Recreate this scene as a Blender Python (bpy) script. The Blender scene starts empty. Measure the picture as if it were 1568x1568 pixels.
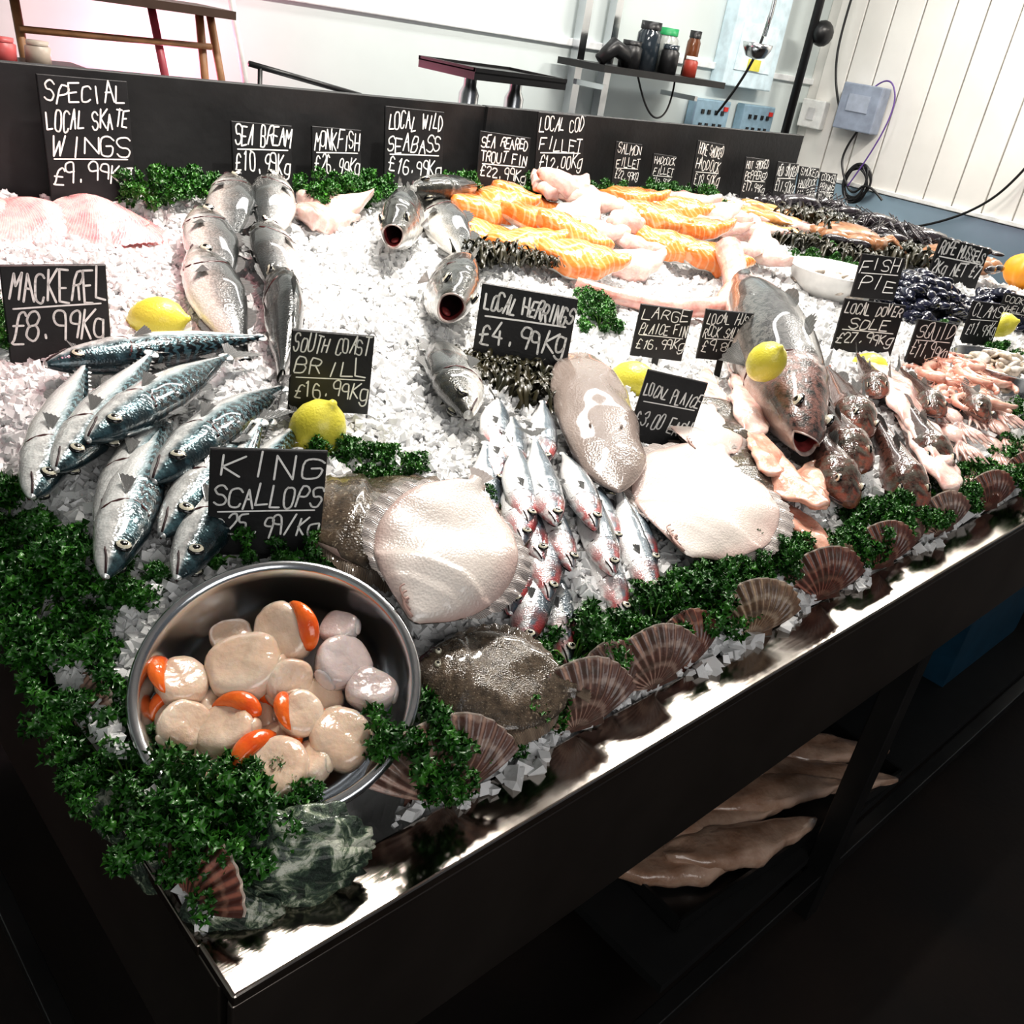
import bpy, math, random
import numpy as np
from mathutils import Vector, Matrix, noise
random.seed(7); np.random.seed(7)
TZ=0.88
COL=bpy.context.scene.collection
pi=math.pi
def ss(a,b,x):
    t=min(1.,max(0.,(x-a)/(b-a)));return t*t*(3-2*t)
def ice(x,y): return 0.05*ss(.05,.2,y)+0.15*max(0,min(y,1.4)-.05)
BX,BY=.138,.186
# ------------------------------------------------------------ materials
MATS={}
class NT:
    def __init__(s,name):
        m=bpy.data.materials.new(name);m.use_nodes=True;s.m=m;s.t=m.node_tree;s.b=s.t.nodes["Principled BSDF"]
    def n(s,ty,**k):
        nd=s.t.nodes.new(ty)
        for a,b in k.items(): setattr(nd,a,b)
        return nd
    def l(s,a,b): s.t.links.new(a,b)
    def ramp(s,fac,stops,interp='LINEAR'):
        r=s.n('ShaderNodeValToRGB');r.color_ramp.interpolation=interp
        e=r.color_ramp.elements
        while len(e)<len(stops): e.new(.5)
        for i,(p,c) in enumerate(stops):
            e[i].position=p;e[i].color=(c[0],c[1],c[2],1) if hasattr(c,'__len__') else (c,c,c,1)
        s.l(fac,r.inputs[0]);return r.outputs[0]
    def mix(s,fac,a,b,mode='MIX'):
        x=s.n('ShaderNodeMix',data_type='RGBA',blend_type=mode)
        for i,v in ((0,fac),(6,a),(7,b)):
            if isinstance(v,bpy.types.NodeSocket): s.l(v,x.inputs[i])
            elif i==0: x.inputs[0].default_value=v
            else: x.inputs[i].default_value=(v[0],v[1],v[2],1)
        return x.outputs[2]
    def math(s,op,a,b=0.):
        x=s.n('ShaderNodeMath',operation=op)
        for i,v in ((0,a),(1,b)):
            if isinstance(v,bpy.types.NodeSocket): s.l(v,x.inputs[i])
            else: x.inputs[i].default_value=v
        return x.outputs[0]
    def noise(s,scale,det=3,vec=None,rough=.5,dist=0.):
        x=s.n('ShaderNodeTexNoise');x.inputs['Scale'].default_value=scale;x.inputs['Detail'].default_value=det
        x.inputs['Roughness'].default_value=rough;x.inputs['Distortion'].default_value=dist
        if vec is None:
            c=s.n('ShaderNodeTexCoord');vec=c.outputs['Object']
        s.l(vec,x.inputs['Vector']);return x.outputs[0]
    def bump(s,h,st=.3,d=.002):
        b=s.n('ShaderNodeBump');b.inputs['Strength'].default_value=st;b.inputs['Distance'].default_value=d
        s.l(h,b.inputs['Height']);s.l(b.outputs[0],s.b.inputs['Normal'])
    def set(s,**k):
        for a,v in k.items():
            i=s.b.inputs[a.replace('_',' ')]
            if isinstance(v,bpy.types.NodeSocket): s.l(v,i)
            elif hasattr(v,'__len__'): i.default_value=(v[0],v[1],v[2],1) if len(v)==3 and i.type=='RGBA' else v
            else: i.default_value=v
def simple(name,col,rough=.5,metal=0.,var=.15,scale=20,coat=0.,bump=0.,bs=None,**k):
    if name in MATS: return MATS[name]
    t=NT(name);n=t.noise(scale,4)
    lo=[c*(1-var) for c in col];hi=[min(1,c*(1+var)) for c in col]
    t.set(Base_Color=t.ramp(n,[(.3,lo),(.7,hi)]),Roughness=rough,Metallic=metal)
    if coat: t.set(Coat_Weight=coat,Coat_Roughness=.08)
    if bump: t.bump(t.noise(bs or scale*3,4),bump,.003)
    for a,v in k.items(): t.set(**{a:v})
    MATS[name]=t.m;return t.m
def fishmat(name,stops,pattern=None,pc=(.02,.03,.035),rough=.2,metal=.15,head=None,sc=330,th=.55,scale_k=.55,hd=(.12,.12,.10),gill=.24,hk=.7,tint=None):
    t=NT(name);uv=t.n('ShaderNodeUVMap');sp=t.n('ShaderNodeSeparateXYZ');t.l(uv.outputs[0],sp.inputs[0])
    u,v=sp.outputs[0],sp.outputs[1]
    nz=t.noise(35,4)
    v2=t.math('ADD',v,t.math('MULTIPLY',t.math('SUBTRACT',nz,.5),.22))
    col=t.ramp(v2,stops)
    if tint: col=t.mix(t.ramp(t.noise(22,3),[(.45,0.),(.65,.55)]),col,tint,'MULTIPLY')
    vo=t.n('ShaderNodeTexVoronoi');vo.inputs['Scale'].default_value=sc;c=t.n('ShaderNodeTexCoord');t.l(c.outputs['Object'],vo.inputs['Vector'])
    if scale_k:
        body=t.ramp(u,[(gill,0.),(gill+.05,1.)])
        k=t.math('MULTIPLY',t.math('MULTIPLY',t.ramp(vo.outputs[0],[(.25,0.),(.7,1.)]),scale_k),t.math('MULTIPLY',body,t.ramp(v,[(.15,.25),(.6,1.)])))
        col=t.mix(k,col,(.05,.055,.055))
    if pattern=='stripe':
        w=t.n('ShaderNodeTexWave',wave_type='BANDS',bands_direction='X');t.l(uv.outputs[0],w.inputs['Vector'])
        w.inputs['Scale'].default_value=7.5;w.inputs['Distortion'].default_value=7;w.inputs['Detail'].default_value=2;w.inputs['Detail Scale'].default_value=1.6
        k=t.ramp(w.outputs[1],[(.36,0.),(.5,1.)])
        mk=t.math('MULTIPLY',k,t.math('MULTIPLY',t.ramp(v,[(.50,0.),(.58,1.)]),t.ramp(u,[(.24,0.),(.3,1.)])))
        col=t.mix(mk,col,pc)
    if pattern=='spot':
        k=t.ramp(t.noise(120,3),[(th,0.),(th+.07,1.)])
        mk=t.math('MULTIPLY',k,t.ramp(v,[(.45,0.),(.65,1.)]))
        col=t.mix(mk,col,pc)
    if pattern=='mottle':
        k=t.ramp(t.noise(55,6,rough=.7),[(.42,0.),(.62,1.)]);col=t.mix(k,col,pc)
        k=t.ramp(t.noise(210,3),[(.6,0.),(.68,1.)]);col=t.mix(t.math('MULTIPLY',k,.5),col,(.45,.38,.28))
    if hd:
        k=t.math('MULTIPLY',t.ramp(u,[(gill-.01,1.),(gill+.02,0.)]),t.ramp(t.noise(75,5,rough=.65),[(.40,0.),(.58,.8)]))
        k=t.math('MULTIPLY',k,t.ramp(v,[(.3,.35),(.6,1.)]));col=t.mix(k,col,hd)
    if head:
        k=t.ramp(t.math('ADD',u,t.math('MULTIPLY',nz,.16)),[(.17,hk),(.33,0.)]);k2=t.ramp(t.noise(60,3),[(.46,0.),(.60,1.)])
        col=t.mix(t.math('MULTIPLY',k,k2),col,head)
    t.bump(t.math('ADD',vo.outputs[0],t.math('MULTIPLY',nz,3.)),.3,.0014)
    t.set(Base_Color=col,Roughness=rough,Metallic=metal,Coat_Weight=.8,Coat_Roughness=.04)
    MATS[name]=t.m;return t.m
def flesh(name,c1,c2,stripe=None,rough=.2,sub=.2,sc=4,dist=2.5,k=.6,ns=30,spec=None):
    t=NT(name);nz=t.noise(ns,5,rough=.6);col=t.ramp(nz,[(.32,c1),(.62,c2)])
    if stripe:
        uv=t.n('ShaderNodeUVMap');w=t.n('ShaderNodeTexWave',wave_type='BANDS',bands_direction='DIAGONAL');t.l(uv.outputs[0],w.inputs['Vector'])
        w.inputs['Scale'].default_value=sc;w.inputs['Distortion'].default_value=dist;w.inputs['Detail'].default_value=1
        col=t.mix(t.ramp(w.outputs[1],[(.70,0.),(.95,k)]),col,stripe)
    t.bump(t.math('ADD',t.noise(110,4),t.math('MULTIPLY',t.noise(38,3),1.5)),.35,.004)
    t.set(Base_Color=col,Roughness=rough,Coat_Weight=.8,Coat_Roughness=.06,Subsurface_Weight=sub,Subsurface_Radius=(.01,.004,.002),Subsurface_Scale=.5)
    MATS[name]=t.m;return t.m
t=NT('ice_mat')
t.set(Base_Color=t.ramp(t.noise(14,4),[(.3,(.93,.935,.94)),(.7,(.98,.98,.975))]),Roughness=.10,IOR=1.31,Transmission_Weight=.26,Coat_Weight=.5,Coat_Roughness=.03)
t.bump(t.noise(220,3),.3,.002)
M_ice=t.m
M_icebed=simple('ice_bed_mat',(.93,.93,.935),.3,var=.03,bump=.6,bs=120)
t=NT('brushed_steel');n=t.n('ShaderNodeTexCoord');mp=t.n('ShaderNodeMapping');mp.inputs['Scale'].default_value=(2,260,260);t.l(n.outputs['Object'],mp.inputs[0])
nz=t.noise(1.5,4,mp.outputs[0]);sm=t.noise(6,4,rough=.6)
t.set(Base_Color=t.ramp(sm,[(.4,(.28,.25,.22)),(.62,(.42,.39,.36))]),Metallic=1.,Roughness=t.ramp(t.math('ADD',t.math('MULTIPLY',nz,.4),t.math('MULTIPLY',sm,.6)),[(.35,.08),(.65,.17)]))
t.bump(t.math('ADD',t.math('MULTIPLY',nz,.3),t.noise(28,4,rough=.6)),.10,.0012);M_steel=t.m
M_bowl=simple('bowl_steel',(.62,.64,.66),.2,1.,.05,8)
M_dsteel=simple('dark_steel',(.10,.10,.10),.35,.9,.2,6)
M_apron=simple('apron_steel',(.16,.14,.125),.28,.9,.25,5)
M_black=simple('sign_black',(.014,.014,.015),.42,0,.3,30,bump=.15,bs=200)
M_chalk=simple('chalk_ink',(.92,.91,.88),.7,0,.05,200)
M_board=simple('board_black',(.018,.018,.019),.5,0,.3,12,bump=.25,bs=60)
M_eye=simple('fish_iris',(.74,.70,.56),.12,.2,.2,300,coat=1)
M_pup=simple('fish_pupil',(.004,.004,.005),.05,0,.1,5,coat=1)
M_mouth=simple('fish_mouth',(.36,.08,.08),.3,0,.5,80,coat=.4)
M_lipf=simple('fish_lip',(.42,.34,.31),.3,0,.4,80,coat=.5)
M_throat=simple('fish_throat',(.03,.006,.008),.5,0,.5,80)
M_gill=simple('fish_gill',(.06,.012,.012),.4,0,.5,80)
t=NT('fish_fin');uv=t.n('ShaderNodeUVMap');w=t.n('ShaderNodeTexWave',bands_direction='Y');t.l(uv.outputs[0],w.inputs[0]);w.inputs['Scale'].default_value=7
t.set(Base_Color=t.ramp(w.outputs[1],[(.2,(.05,.055,.06)),(.8,(.22,.22,.21))]),Roughness=.3,Coat_Weight=.5);t.bump(w.outputs[1],.6,.002);M_fin=t.m
def ffin(name,a,b):
    t=NT(name);uv=t.n('ShaderNodeUVMap');w=t.n('ShaderNodeTexWave',bands_direction='X');t.l(uv.outputs[0],w.inputs[0]);w.inputs['Scale'].default_value=20
    t.set(Base_Color=t.ramp(w.outputs[1],[(.2,a),(.8,b)]),Roughness=.3,Coat_Weight=.5);t.bump(w.outputs[1],.6,.002);return t.m
M_ffin=ffin('flatfish_fin',(.10,.075,.055),(.26,.2,.15));M_wfin=ffin('flatfish_fin_pale',(.34,.29,.27),(.64,.58,.55))
S_mack=fishmat('mackerel_skin',[(.0,(.86,.86,.84)),(.40,(.92,.92,.90)),(.48,(.44,.52,.54)),(.58,(.09,.17,.19)),(1,(.02,.05,.065))],'stripe',(.004,.006,.008),scale_k=0,hd=(.015,.025,.03),gill=.27,metal=.35)
S_bass=fishmat('bass_skin',[(0,(.90,.89,.86)),(.34,(.76,.76,.73)),(.50,(.34,.35,.34)),(.72,(.07,.075,.075)),(1,(.02,.022,.022))],None,hd=(.05,.05,.04),tint=(.85,.75,.66))
S_bream=fishmat('bream_skin',[(0,(.90,.88,.85)),(.34,(.74,.72,.69)),(.50,(.34,.34,.33)),(.72,(.08,.085,.085)),(1,(.025,.03,.03))],None,hd=(.06,.055,.045),tint=(.9,.74,.66))
S_her=fishmat('herring_skin',[(0,(.90,.89,.88)),(.46,(.82,.83,.83)),(.56,(.18,.23,.27)),(1,(.015,.025,.04))],None,head=(.55,.03,.03),scale_k=.3,sc=480,hd=(.2,.1,.1),hk=.8)
S_cod=fishmat('cod_skin',[(0,(.74,.62,.56)),(.34,(.44,.36,.32)),(.50,(.13,.12,.11)),(1,(.035,.037,.036))],'spot',(.02,.02,.02),metal=.0,th=.48,scale_k=.3,hd=(.24,.12,.10),rough=.3)
S_gur=fishmat('gurnard_skin',[(0,(.5,.30,.24)),(.3,(.30,.13,.09)),(.55,(.12,.045,.03)),(1,(.06,.026,.02))],'spot',(.02,.014,.012),metal=.0,head=(.30,.08,.05),scale_k=.2,rough=.16)
S_ray=fishmat('ray_skin',[(0,(.50,.43,.40)),(.5,(.38,.31,.28)),(.75,(.28,.23,.205)),(1,(.22,.18,.16))],None,metal=.0,scale_k=0,hd=None,rough=.22)
S_brown=fishmat('flatfish_brown',[(0,(.11,.08,.055)),(1,(.15,.11,.075))],'mottle',(.045,.034,.024),metal=0,scale_k=.3,hd=None)
S_plaice=fishmat('plaice_brown',[(0,(.09,.08,.065)),(1,(.11,.095,.075))],'mottle',(.035,.034,.03),metal=0,scale_k=.3,hd=None)
S_white=fishmat('flatfish_white',[(0,(.58,.42,.38)),(.22,(.74,.66,.60)),(.5,(.78,.72,.67)),(.78,(.74,.66,.61)),(1,(.58,.43,.39))],None,metal=0,rough=.26,scale_k=0,hd=None)
F_sal=flesh('salmon_flesh',(.82,.19,.03),(.90,.32,.08),(.95,.58,.34),sc=8,ns=14,k=.5)
F_wh=flesh('white_flesh',(.66,.34,.30),(.86,.70,.63),ns=22)
F_pink=flesh('pink_flesh',(.80,.32,.22),(.88,.58,.46),ns=22)
F_mon=flesh('monk_flesh',(.68,.28,.24),(.80,.52,.46))
F_skate=flesh('skate_flesh',(.74,.22,.24),(.84,.48,.46),(.90,.64,.62),sc=10,dist=1,k=.5)
F_scal=flesh('scallop_meat_mat',(.72,.50,.36),(.86,.71,.58),sub=.35,rough=.10,ns=12)
F_scal2=flesh('scallop_meat_grey',(.58,.46,.44),(.76,.66,.63),sub=.35,rough=.10,ns=12)
F_roe=flesh('scallop_roe',(.82,.09,.012),(.92,.20,.03),sub=.2,rough=.12)
F_dark=flesh('old_fillet',(.34,.19,.12),(.60,.42,.32),sub=.1,ns=12)
# ------------------------------------------------------------ mesh builder
class MB:
    def __init__(s): s.v=[];s.f=[];s.m=[];s.uv=[];s.mats=[]
    def mi(s,mat):
        if mat not in s.mats: s.mats.append(mat)
        return s.mats.index(mat)
    def add(s,vs,fs,mat,uv=None):
        o=len(s.v);s.v+= [tuple(p) for p in vs];s.uv+= (uv if uv else [(0,0)]*len(vs))
        k=s.mi(mat)
        for f in fs: s.f.append([a+o for a in f]);s.m.append(k)
    def grid(s,rows,mat,closed=False,uvs=None,matf=None):
        o=len(s.v);nr=len(rows);nc=len(rows[0])
        for i,r in enumerate(rows):
            for j,p in enumerate(r):
                s.v.append(tuple(p));s.uv.append(uvs[i][j] if uvs else (i/(nr-1),j/max(1,nc-1)))
        for i in range(nr-1):
            for j in range(nc if closed else nc-1):
                k=(j+1)%nc
                s.f.append([o+i*nc+j,o+i*nc+k,o+(i+1)*nc+k,o+(i+1)*nc+j]);s.m.append(s.mi(matf(i,j) if matf else mat))
    def box(s,c,d,mat,M=None):
        vs=[Vector((c[0]+d[0]/2*x,c[1]+d[1]/2*y,c[2]+d[2]/2*z)) for x in(-1,1) for y in(-1,1) for z in(-1,1)]
        if M: vs=[M@q for q in vs]
        s.add(vs,[(0,1,3,2),(4,6,7,5),(0,4,5,1),(2,3,7,6),(0,2,6,4),(1,5,7,3)],mat)
    def ell(s,c,r,mat,M=None,nu=10,nv=7):
        rows=[]
        for i in range(nv+1):
            a=pi*i/nv;rows.append([])
            for j in range(nu):
                b=2*pi*j/nu;p=Vector((c[0]+r[0]*math.sin(a)*math.cos(b),c[1]+r[1]*math.sin(a)*math.sin(b),c[2]+r[2]*math.cos(a)))
                rows[-1].append(M@p if M else p)
        s.grid(rows,mat,True)
    def tube(s,pts,rad,mat,n=8,flat=1.,cap=True):
        pts=[Vector(p) for p in pts];N=len(pts)
        if not hasattr(rad,'__len__'): rad=[rad]*N
        rows=[];up=Vector((0,0,1))
        for i,p in enumerate(pts):
            d=(pts[min(i+1,N-1)]-pts[max(i-1,0)]).normalized()
            a=d.cross(up)
            if a.length<.1: a=d.cross(Vector((0,1,0)))
            a.normalize();b=a.cross(d)
            rows.append([p+(a*math.cos(2*pi*j/n)+b*math.sin(2*pi*j/n)*flat)*rad[i] for j in range(n)])
        if cap: rows=[[pts[0]]*n]+rows+[[pts[-1]]*n]
        s.grid(rows,mat,True)
    def lathe(s,prof,mat,n=48,M=None,c=(0,0,0)):
        rows=[]
        for r,z in prof:
            rows.append([Vector((c[0]+r*math.cos(2*pi*j/n),c[1]+r*math.sin(2*pi*j/n),c[2]+z)) for j in range(n)])
            if M: rows[-1]=[M@p for p in rows[-1]]
        s.grid(rows,mat,True)
    def mesh(s,name,smooth=True):
        me=bpy.data.meshes.new(name);me.from_pydata(s.v,[],s.f)
        for m in s.mats: me.materials.append(m)
        me.polygons.foreach_set('material_index',s.m)
        me.polygons.foreach_set('use_smooth',[smooth]*len(s.f))
        uvl=me.uv_layers.new(name='UVMap');idx=np.empty(len(me.loops),dtype=np.int32);me.loops.foreach_get('vertex_index',idx)
        uvl.data.foreach_set('uv',np.array(s.uv,dtype=np.float32)[idx].ravel())
        me.update();return me
    def obj(s,name,smooth=True,M=None,parent=None):
        return mkobj(name,s.mesh(name,smooth),M,parent)
def mkobj(name,me,M=None,parent=None):
    o=bpy.data.objects.new(name,me);COL.objects.link(o)
    if parent: o.parent=parent
    if M is not None: o.matrix_world=M
    return o
def empty(name,loc=(0,0,0)):
    e=bpy.data.objects.new(name,None);COL.objects.link(e);e.location=loc;e.empty_display_size=.05;return e
def frame(ex,ez,loc):
    ex=ex.normalized();ey=ez.cross(ex).normalized();ez=ex.cross(ey)
    return Matrix(((ex.x,ey.x,ez.x,loc[0]),(ex.y,ey.y,ez.y,loc[1]),(ex.z,ey.z,ez.z,loc[2]),(0,0,0,1)))
NI=Vector((0,-.148,1)).normalized()
# ------------------------------------------------------------ fish
def interp(prof,n):
    S=[p[0] for p in prof];s=np.linspace(0,1,n)**1.3*S[-1]
    d=np.linspace(0,S[-1],240);out=[s]
    for k in (1,2,3):
        y=np.interp(d,S,[p[k] for p in prof]);yp=np.concatenate([[y[0]]*7,y,[y[-1]]*7]);y2=np.convolve(yp,np.ones(15)/15,'valid')
        w=np.clip(d/.03,0,1);y2=y*(1-w)+y2*w
        out.append(np.interp(s,d,y2))
    return out
PROF=dict(
 mack=[(0,.012,.014,.010),(.02,.024,.028,.020),(.06,.042,.046,.034),(.13,.060,.066,.048),(.25,.078,.084,.056),(.42,.086,.094,.060),(.6,.068,.076,.048),(.75,.038,.041,.028),(.86,.014,.015,.012),(.9,.013,.013,.010)],
 bass=[(0,.018,.022,.018),(.02,.032,.034,.028),(.06,.056,.052,.042),(.14,.095,.082,.06),(.28,.13,.115,.072),(.42,.135,.125,.074),(.6,.098,.098,.056),(.74,.055,.052,.032),(.85,.033,.033,.016),(.89,.036,.036,.013)],
 gape=[(0,.044,.060,.042),(.04,.060,.070,.052),(.14,.095,.09,.068),(.28,.13,.115,.078),(.42,.135,.125,.076),(.6,.098,.098,.056),(.74,.055,.052,.032),(.85,.033,.033,.016),(.89,.036,.036,.013)],
 her=[(0,.014,.018,.012),(.02,.024,.030,.02),(.06,.042,.052,.032),(.13,.066,.08,.043),(.25,.09,.11,.052),(.42,.094,.12,.054),(.6,.075,.09,.043),(.75,.045,.045,.026),(.86,.02,.02,.011),(.9,.02,.02,.009)],
 cod=[(0,.020,.026,.030),(.05,.048,.045,.048),(.14,.078,.070,.066),(.26,.105,.095,.082),(.4,.118,.11,.092),(.58,.108,.10,.082),(.75,.07,.07,.055),(.85,.04,.04,.03),(.9,.035,.035,.02)],
 gur=[(0,.018,.018,.03),(.03,.04,.035,.06),(.08,.075,.055,.086),(.16,.11,.078,.10),(.24,.12,.088,.102),(.34,.1,.082,.082),(.5,.078,.065,.06),(.7,.048,.042,.036),(.85,.02,.02,.016),(.9,.022,.022,.012)],
 ray=[(0,.008,.008,.012),(.03,.016,.014,.042),(.10,.034,.028,.084),(.2,.052,.040,.112),(.4,.068,.05,.132),(.65,.062,.05,.128),(.8,.05,.04,.11),(.9,.03,.03,.07)],
)
def fan(mb,base,d,side,length,a0,a1,mat,n=9,edge=None,bend=0):
    rows=[]
    nrm=d.cross(side).normalized()
    for i in range(n+1):
        a=a0+(a1-a0)*i/n;L=length*(edge(i/n) if edge else 1)*(1-.06*(i%2))
        dr=d*math.cos(a)+side*math.sin(a)
        rows.append([base+dr*L*k+nrm*bend*length*k*k+nrm*(.012*length*(i%2)) for k in (.04,.35,.7,1.)])
    mb.grid(rows,mat,uvs=[[(k/3,i/n) for k in range(4)] for i in range(n+1)])
def fishmesh(name,kind,L,skin,mouth=0.,lateral=0.,gill=.24,eye=(.085,.5,.024),dors=((.3,.5,.06),(.55,.74,.04)),anal=(.58,.74,.035),tail=.16,seg=28,n=54,pect=.11):
    s,tp,bt,wd=interp(PROF[kind],n);mb=MB()
    def K(x): return min(int(np.searchsorted(s,max(x,0))),n-1)
    def surf(x,a,o=0.):
        k=K(x);sa=math.sin(a);ca=math.cos(a)
        return Vector((x*L,(wd[k]*ca*(1+.1*abs(ca))+lateral*(x-.3)**2)*L+o*(1 if ca>0 else -1)*abs(ca),(tp[k] if sa>0 else bt[k])*sa*L+o*sa))
    def pt(k,a):
        x=s[k];sa=math.sin(a);ca=math.cos(a)
        v=(sa+1)/2;sg=gill+.045*(1-(2*v-1)**2)-.02
        r=1.;dx=x-sg
        if kind!='ray':
            if -.09<dx<=0: r+= .07*(1+dx/.09)
            elif 0<dx<.02: r-= .05*(1-dx/.02)
            sp=gill*.68+.03*(1-(2*v-1)**2);dx=x-sp
            if -.04<dx<=0: r+=.03*(1+dx/.04)
        else: r+=.12*noise.noise(Vector((x*6,ca*1.5,sa*1.5)))
        z=(tp[k] if sa>0 else bt[k])*sa*r; y=wd[k]*ca*r*(1+.1*abs(ca))
        y+=lateral*(x-.3)**2
        xx=x
        if mouth and k<6: xx=x+(.030*(1-k/6.))*(1-abs(2*v-1))  # corners of the open mouth set back
        return Vector((xx*L,y*L,z*L))
    rows=[];uvs=[]
    for k in range(n):
        rows.append([pt(k,2*pi*j/seg) for j in range(seg)]);uvs.append([(s[k],(math.sin(2*pi*j/seg)+1)/2) for j in range(seg)])
    mb.grid(rows,skin,True,uvs)
    lip=rows[0]
    if mouth>0:
        c=sum(lip,Vector())/seg
        r1=[p+Vector((-.008*L,0,0))+(c-p)*.05 for p in lip]
        r2=[p+(c-p)*.16+Vector((.004*L,0,0)) for p in lip];r3=[p+(c-p)*.24+Vector((.04*L,0,0)) for p in lip];r4=[p+(c-p)*.5+Vector((.10*L,0,0)) for p in lip];r5=[c+Vector((.13*L,0,0))]*seg
        mb.grid([lip,r1,r2],M_lipf,True);mb.grid([r2,r3],M_mouth,True);mb.grid([r3,r4,r5],M_throat,True)
        mb.ell(c+Vector((.05*L,0,-.03*L)),(.04*L,.02*L,.010*L),M_mouth)
    else:
        c=sum(lip,Vector())/seg;mb.grid([[c+Vector((-.008*L,0,.0))]*seg,lip],skin,True,[[(0,.4)]*seg]*2)
        for sy in (0,1):
            if kind=='ray': break
            pts=[]
            for q in range(7):
                f=q/6;a=-.15-.35*f
                pts.append(surf(-.004+.085*f if q else 0,a if sy==0 else pi-a,.0003))
            mb.tube(pts,[.0036*L]*6+[.002*L],M_throat,6)
    for sy in (0,1):
        if kind!='ray':
            pts=[]
            for q in range(9):
                a=-1.2+2.1*q/8;v=(math.sin(a)+1)/2;x=gill+.045*(1-(2*v-1)**2)-.02+.007
                pts.append(surf(x,a if sy==0 else pi-a,-.001))
            mb.tube(pts,.0045*L,M_gill,6)
        es,ea,er=eye
        p=surf(es,ea if sy==0 else pi-ea,.0);sg=1 if sy==0 else -1
        mb.ell(p,(er*L*1.12,er*.42*L,er*L*1.12),M_pup if kind!='ray' else skin);mb.ell(p,(er*L,er*.55*L,er*L),M_eye if kind!='ray' else skin,nu=14);mb.ell(p+Vector((0,sg*er*.25*L,0)),(er*.6*L,er*.38*L,er*.6*L),M_pup,nu=12)
        if pect:
            kk=K(gill+.05)
            b=Vector(((gill+.045)*L,sg*(wd[kk]*1.03)*L,-.02*L))
            fan(mb,b,Vector((.95,sg*.22,-.2)).normalized(),Vector((0,0,1)),pect*L,-.32,.32,M_fin,8)
    def ridge(a,b,h,sign,spiky):
        rows=[];N=14;arr=tp if sign>0 else bt
        for i in range(N+1):
            f=i/N;x=a+(b-a)*f;z0=arr[K(x)]*.93
            hh=h*(math.sin(pi*min(1,f*1.15+.12))**.6 if f<.9 else .35)*(1 if (i%2==0 or not spiky) else .72)
            y=lateral*(x-.3)**2
            rows.append([Vector(((x+hh*.45*t_)*L,y*L+.002*L*(i%2),sign*(z0+hh*t_)*L)) for t_ in (0,.5,1)])
        mb.grid(rows,M_fin,uvs=[[(k/2,i/N*2) for k in range(3)] for i in range(N+1)])
    for i,(a,b,h) in enumerate(dors): ridge(a,b,h,1,i==0)
    if anal: ridge(*anal,-1,False)
    if kind=='mack':
        for q in range(5):
            ridge(.74+.025*q,.755+.025*q,.014,1,False);ridge(.74+.025*q,.755+.025*q,.014,-1,False)
    xe=PROF[kind][-1][0];b=Vector((xe*L-.01*L,lateral*(xe-.3)**2*L,0))
    if tail:
        fan(mb,b,Vector((1,0,0)),Vector((0,0,1)),tail*L,-.62,.62,M_fin,14,edge=lambda f:.62+.5*abs(2*f-1)**1.3)
    mb.ell(b,(.03*L,.008*L,.03*L),skin)
    return mb.mesh(name)
def put(name,me,head,tail,roll=90,zh=0.,zt=0.,scale=1.):
    h=Vector((head[0],head[1],TZ+ice(*head)+zh));tl=Vector((tail[0],tail[1],TZ+ice(*tail)+zt))
    a=(tl-h).normalized();d0=(NI-a*NI.dot(a)).normalized();l0=d0.cross(a)
    r=math.radians(roll);d=d0*math.cos(r)+l0*math.sin(r)
    return mkobj(name,me,frame(a,d,h)@Matrix.Scale(scale,4))
m_mack=[fishmesh('mackerel_mesh%d'%i,'mack',.33,S_mack,lateral=l,pect=.09,dors=((.32,.42,.05),(.55,.66,.03)),anal=(.6,.7,.03),eye=(.10,.38,.024),gill=.27) for i,l in enumerate((.0,.14,-.12))]
MK=[((.134,.715),(.42,.745),-95,.045,.035,0,1.),((.035,.470),(.16,.69),-105,.045,.03,1,.95),((.105,.510),(.31,.66),-92,.072,.05,0,1.),((.143,.445),(.395,.63),-85,.06,.04,2,1.05),
    ((.055,.345),(.19,.545),-100,.042,.04,0,.95),((.112,.325),(.28,.50),-90,.034,.035,1,.95),((.080,.42),(.23,.60),-95,.04,.03,2,.95),((.17,.385),(.37,.55),-90,.022,.02,0,.9),((.065,.49),(.23,.68),-100,.055,.04,1,.95),((.125,.385),(.33,.56),-95,.042,.03,2,1.)]
for h,tl,r,zh,zt,k,sc in MK: put('mackerel',m_mack[k],h,tl,r,zh,zt,scale=sc)
m_bream=[fishmesh('bream_mesh%d'%i,'bass',.33,S_bream,lateral=l,eye=(.095,.5,.028)) for i,l in enumerate((.1,-.15))]
for i,(h,tl,r,zh,zt) in enumerate([((.65,1.27),(.50,.99),75,.07,.05),((.745,1.27),(.57,.99),-75,.07,.05),((.525,1.14),(.43,.85),80,.06,.045),((.615,1.07),(.50,.80),-70,.065,.045),((.45,1.0),(.395,.76),80,.055,.03),((.535,.895),(.43,.67),10,.06,.035)]):
    put('sea_bream',m_bream[i%2],h,tl,r,zh,zt)
m_bass=fishmesh('bass_mesh','bass',.5,S_bass,lateral=.1);m_gape=fishmesh('bass_gape_mesh','gape',.46,S_bass,mouth=1,eye=(.11,.6,.023))
put('sea_bass',m_gape,(.79,.955),(1.10,1.27),20,.085,.04,.9)
put('sea_bass',m_gape,(.715,.685),(.98,1.02),-25,.085,.0,1.02)
put('sea_bass',m_bass,(.585,.475),(.77,.79),75,.045,.01,.7)
put('sea_bass',m_bass,(.98,1.15),(1.2,1.26),-60,.09,.05,.8)
put('sea_bass',m_bass,(1.07,1.22),(.95,.9),60,.05,.035,.7)
m_her=[fishmesh('herring_mesh%d'%i,'her',.22,S_her,lateral=l,dors=((.42,.52,.05),),anal=(.65,.74,.02),eye=(.08,.4,.026),pect=.08) for i,l in enumerate((0,.15,-.15))]
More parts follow.
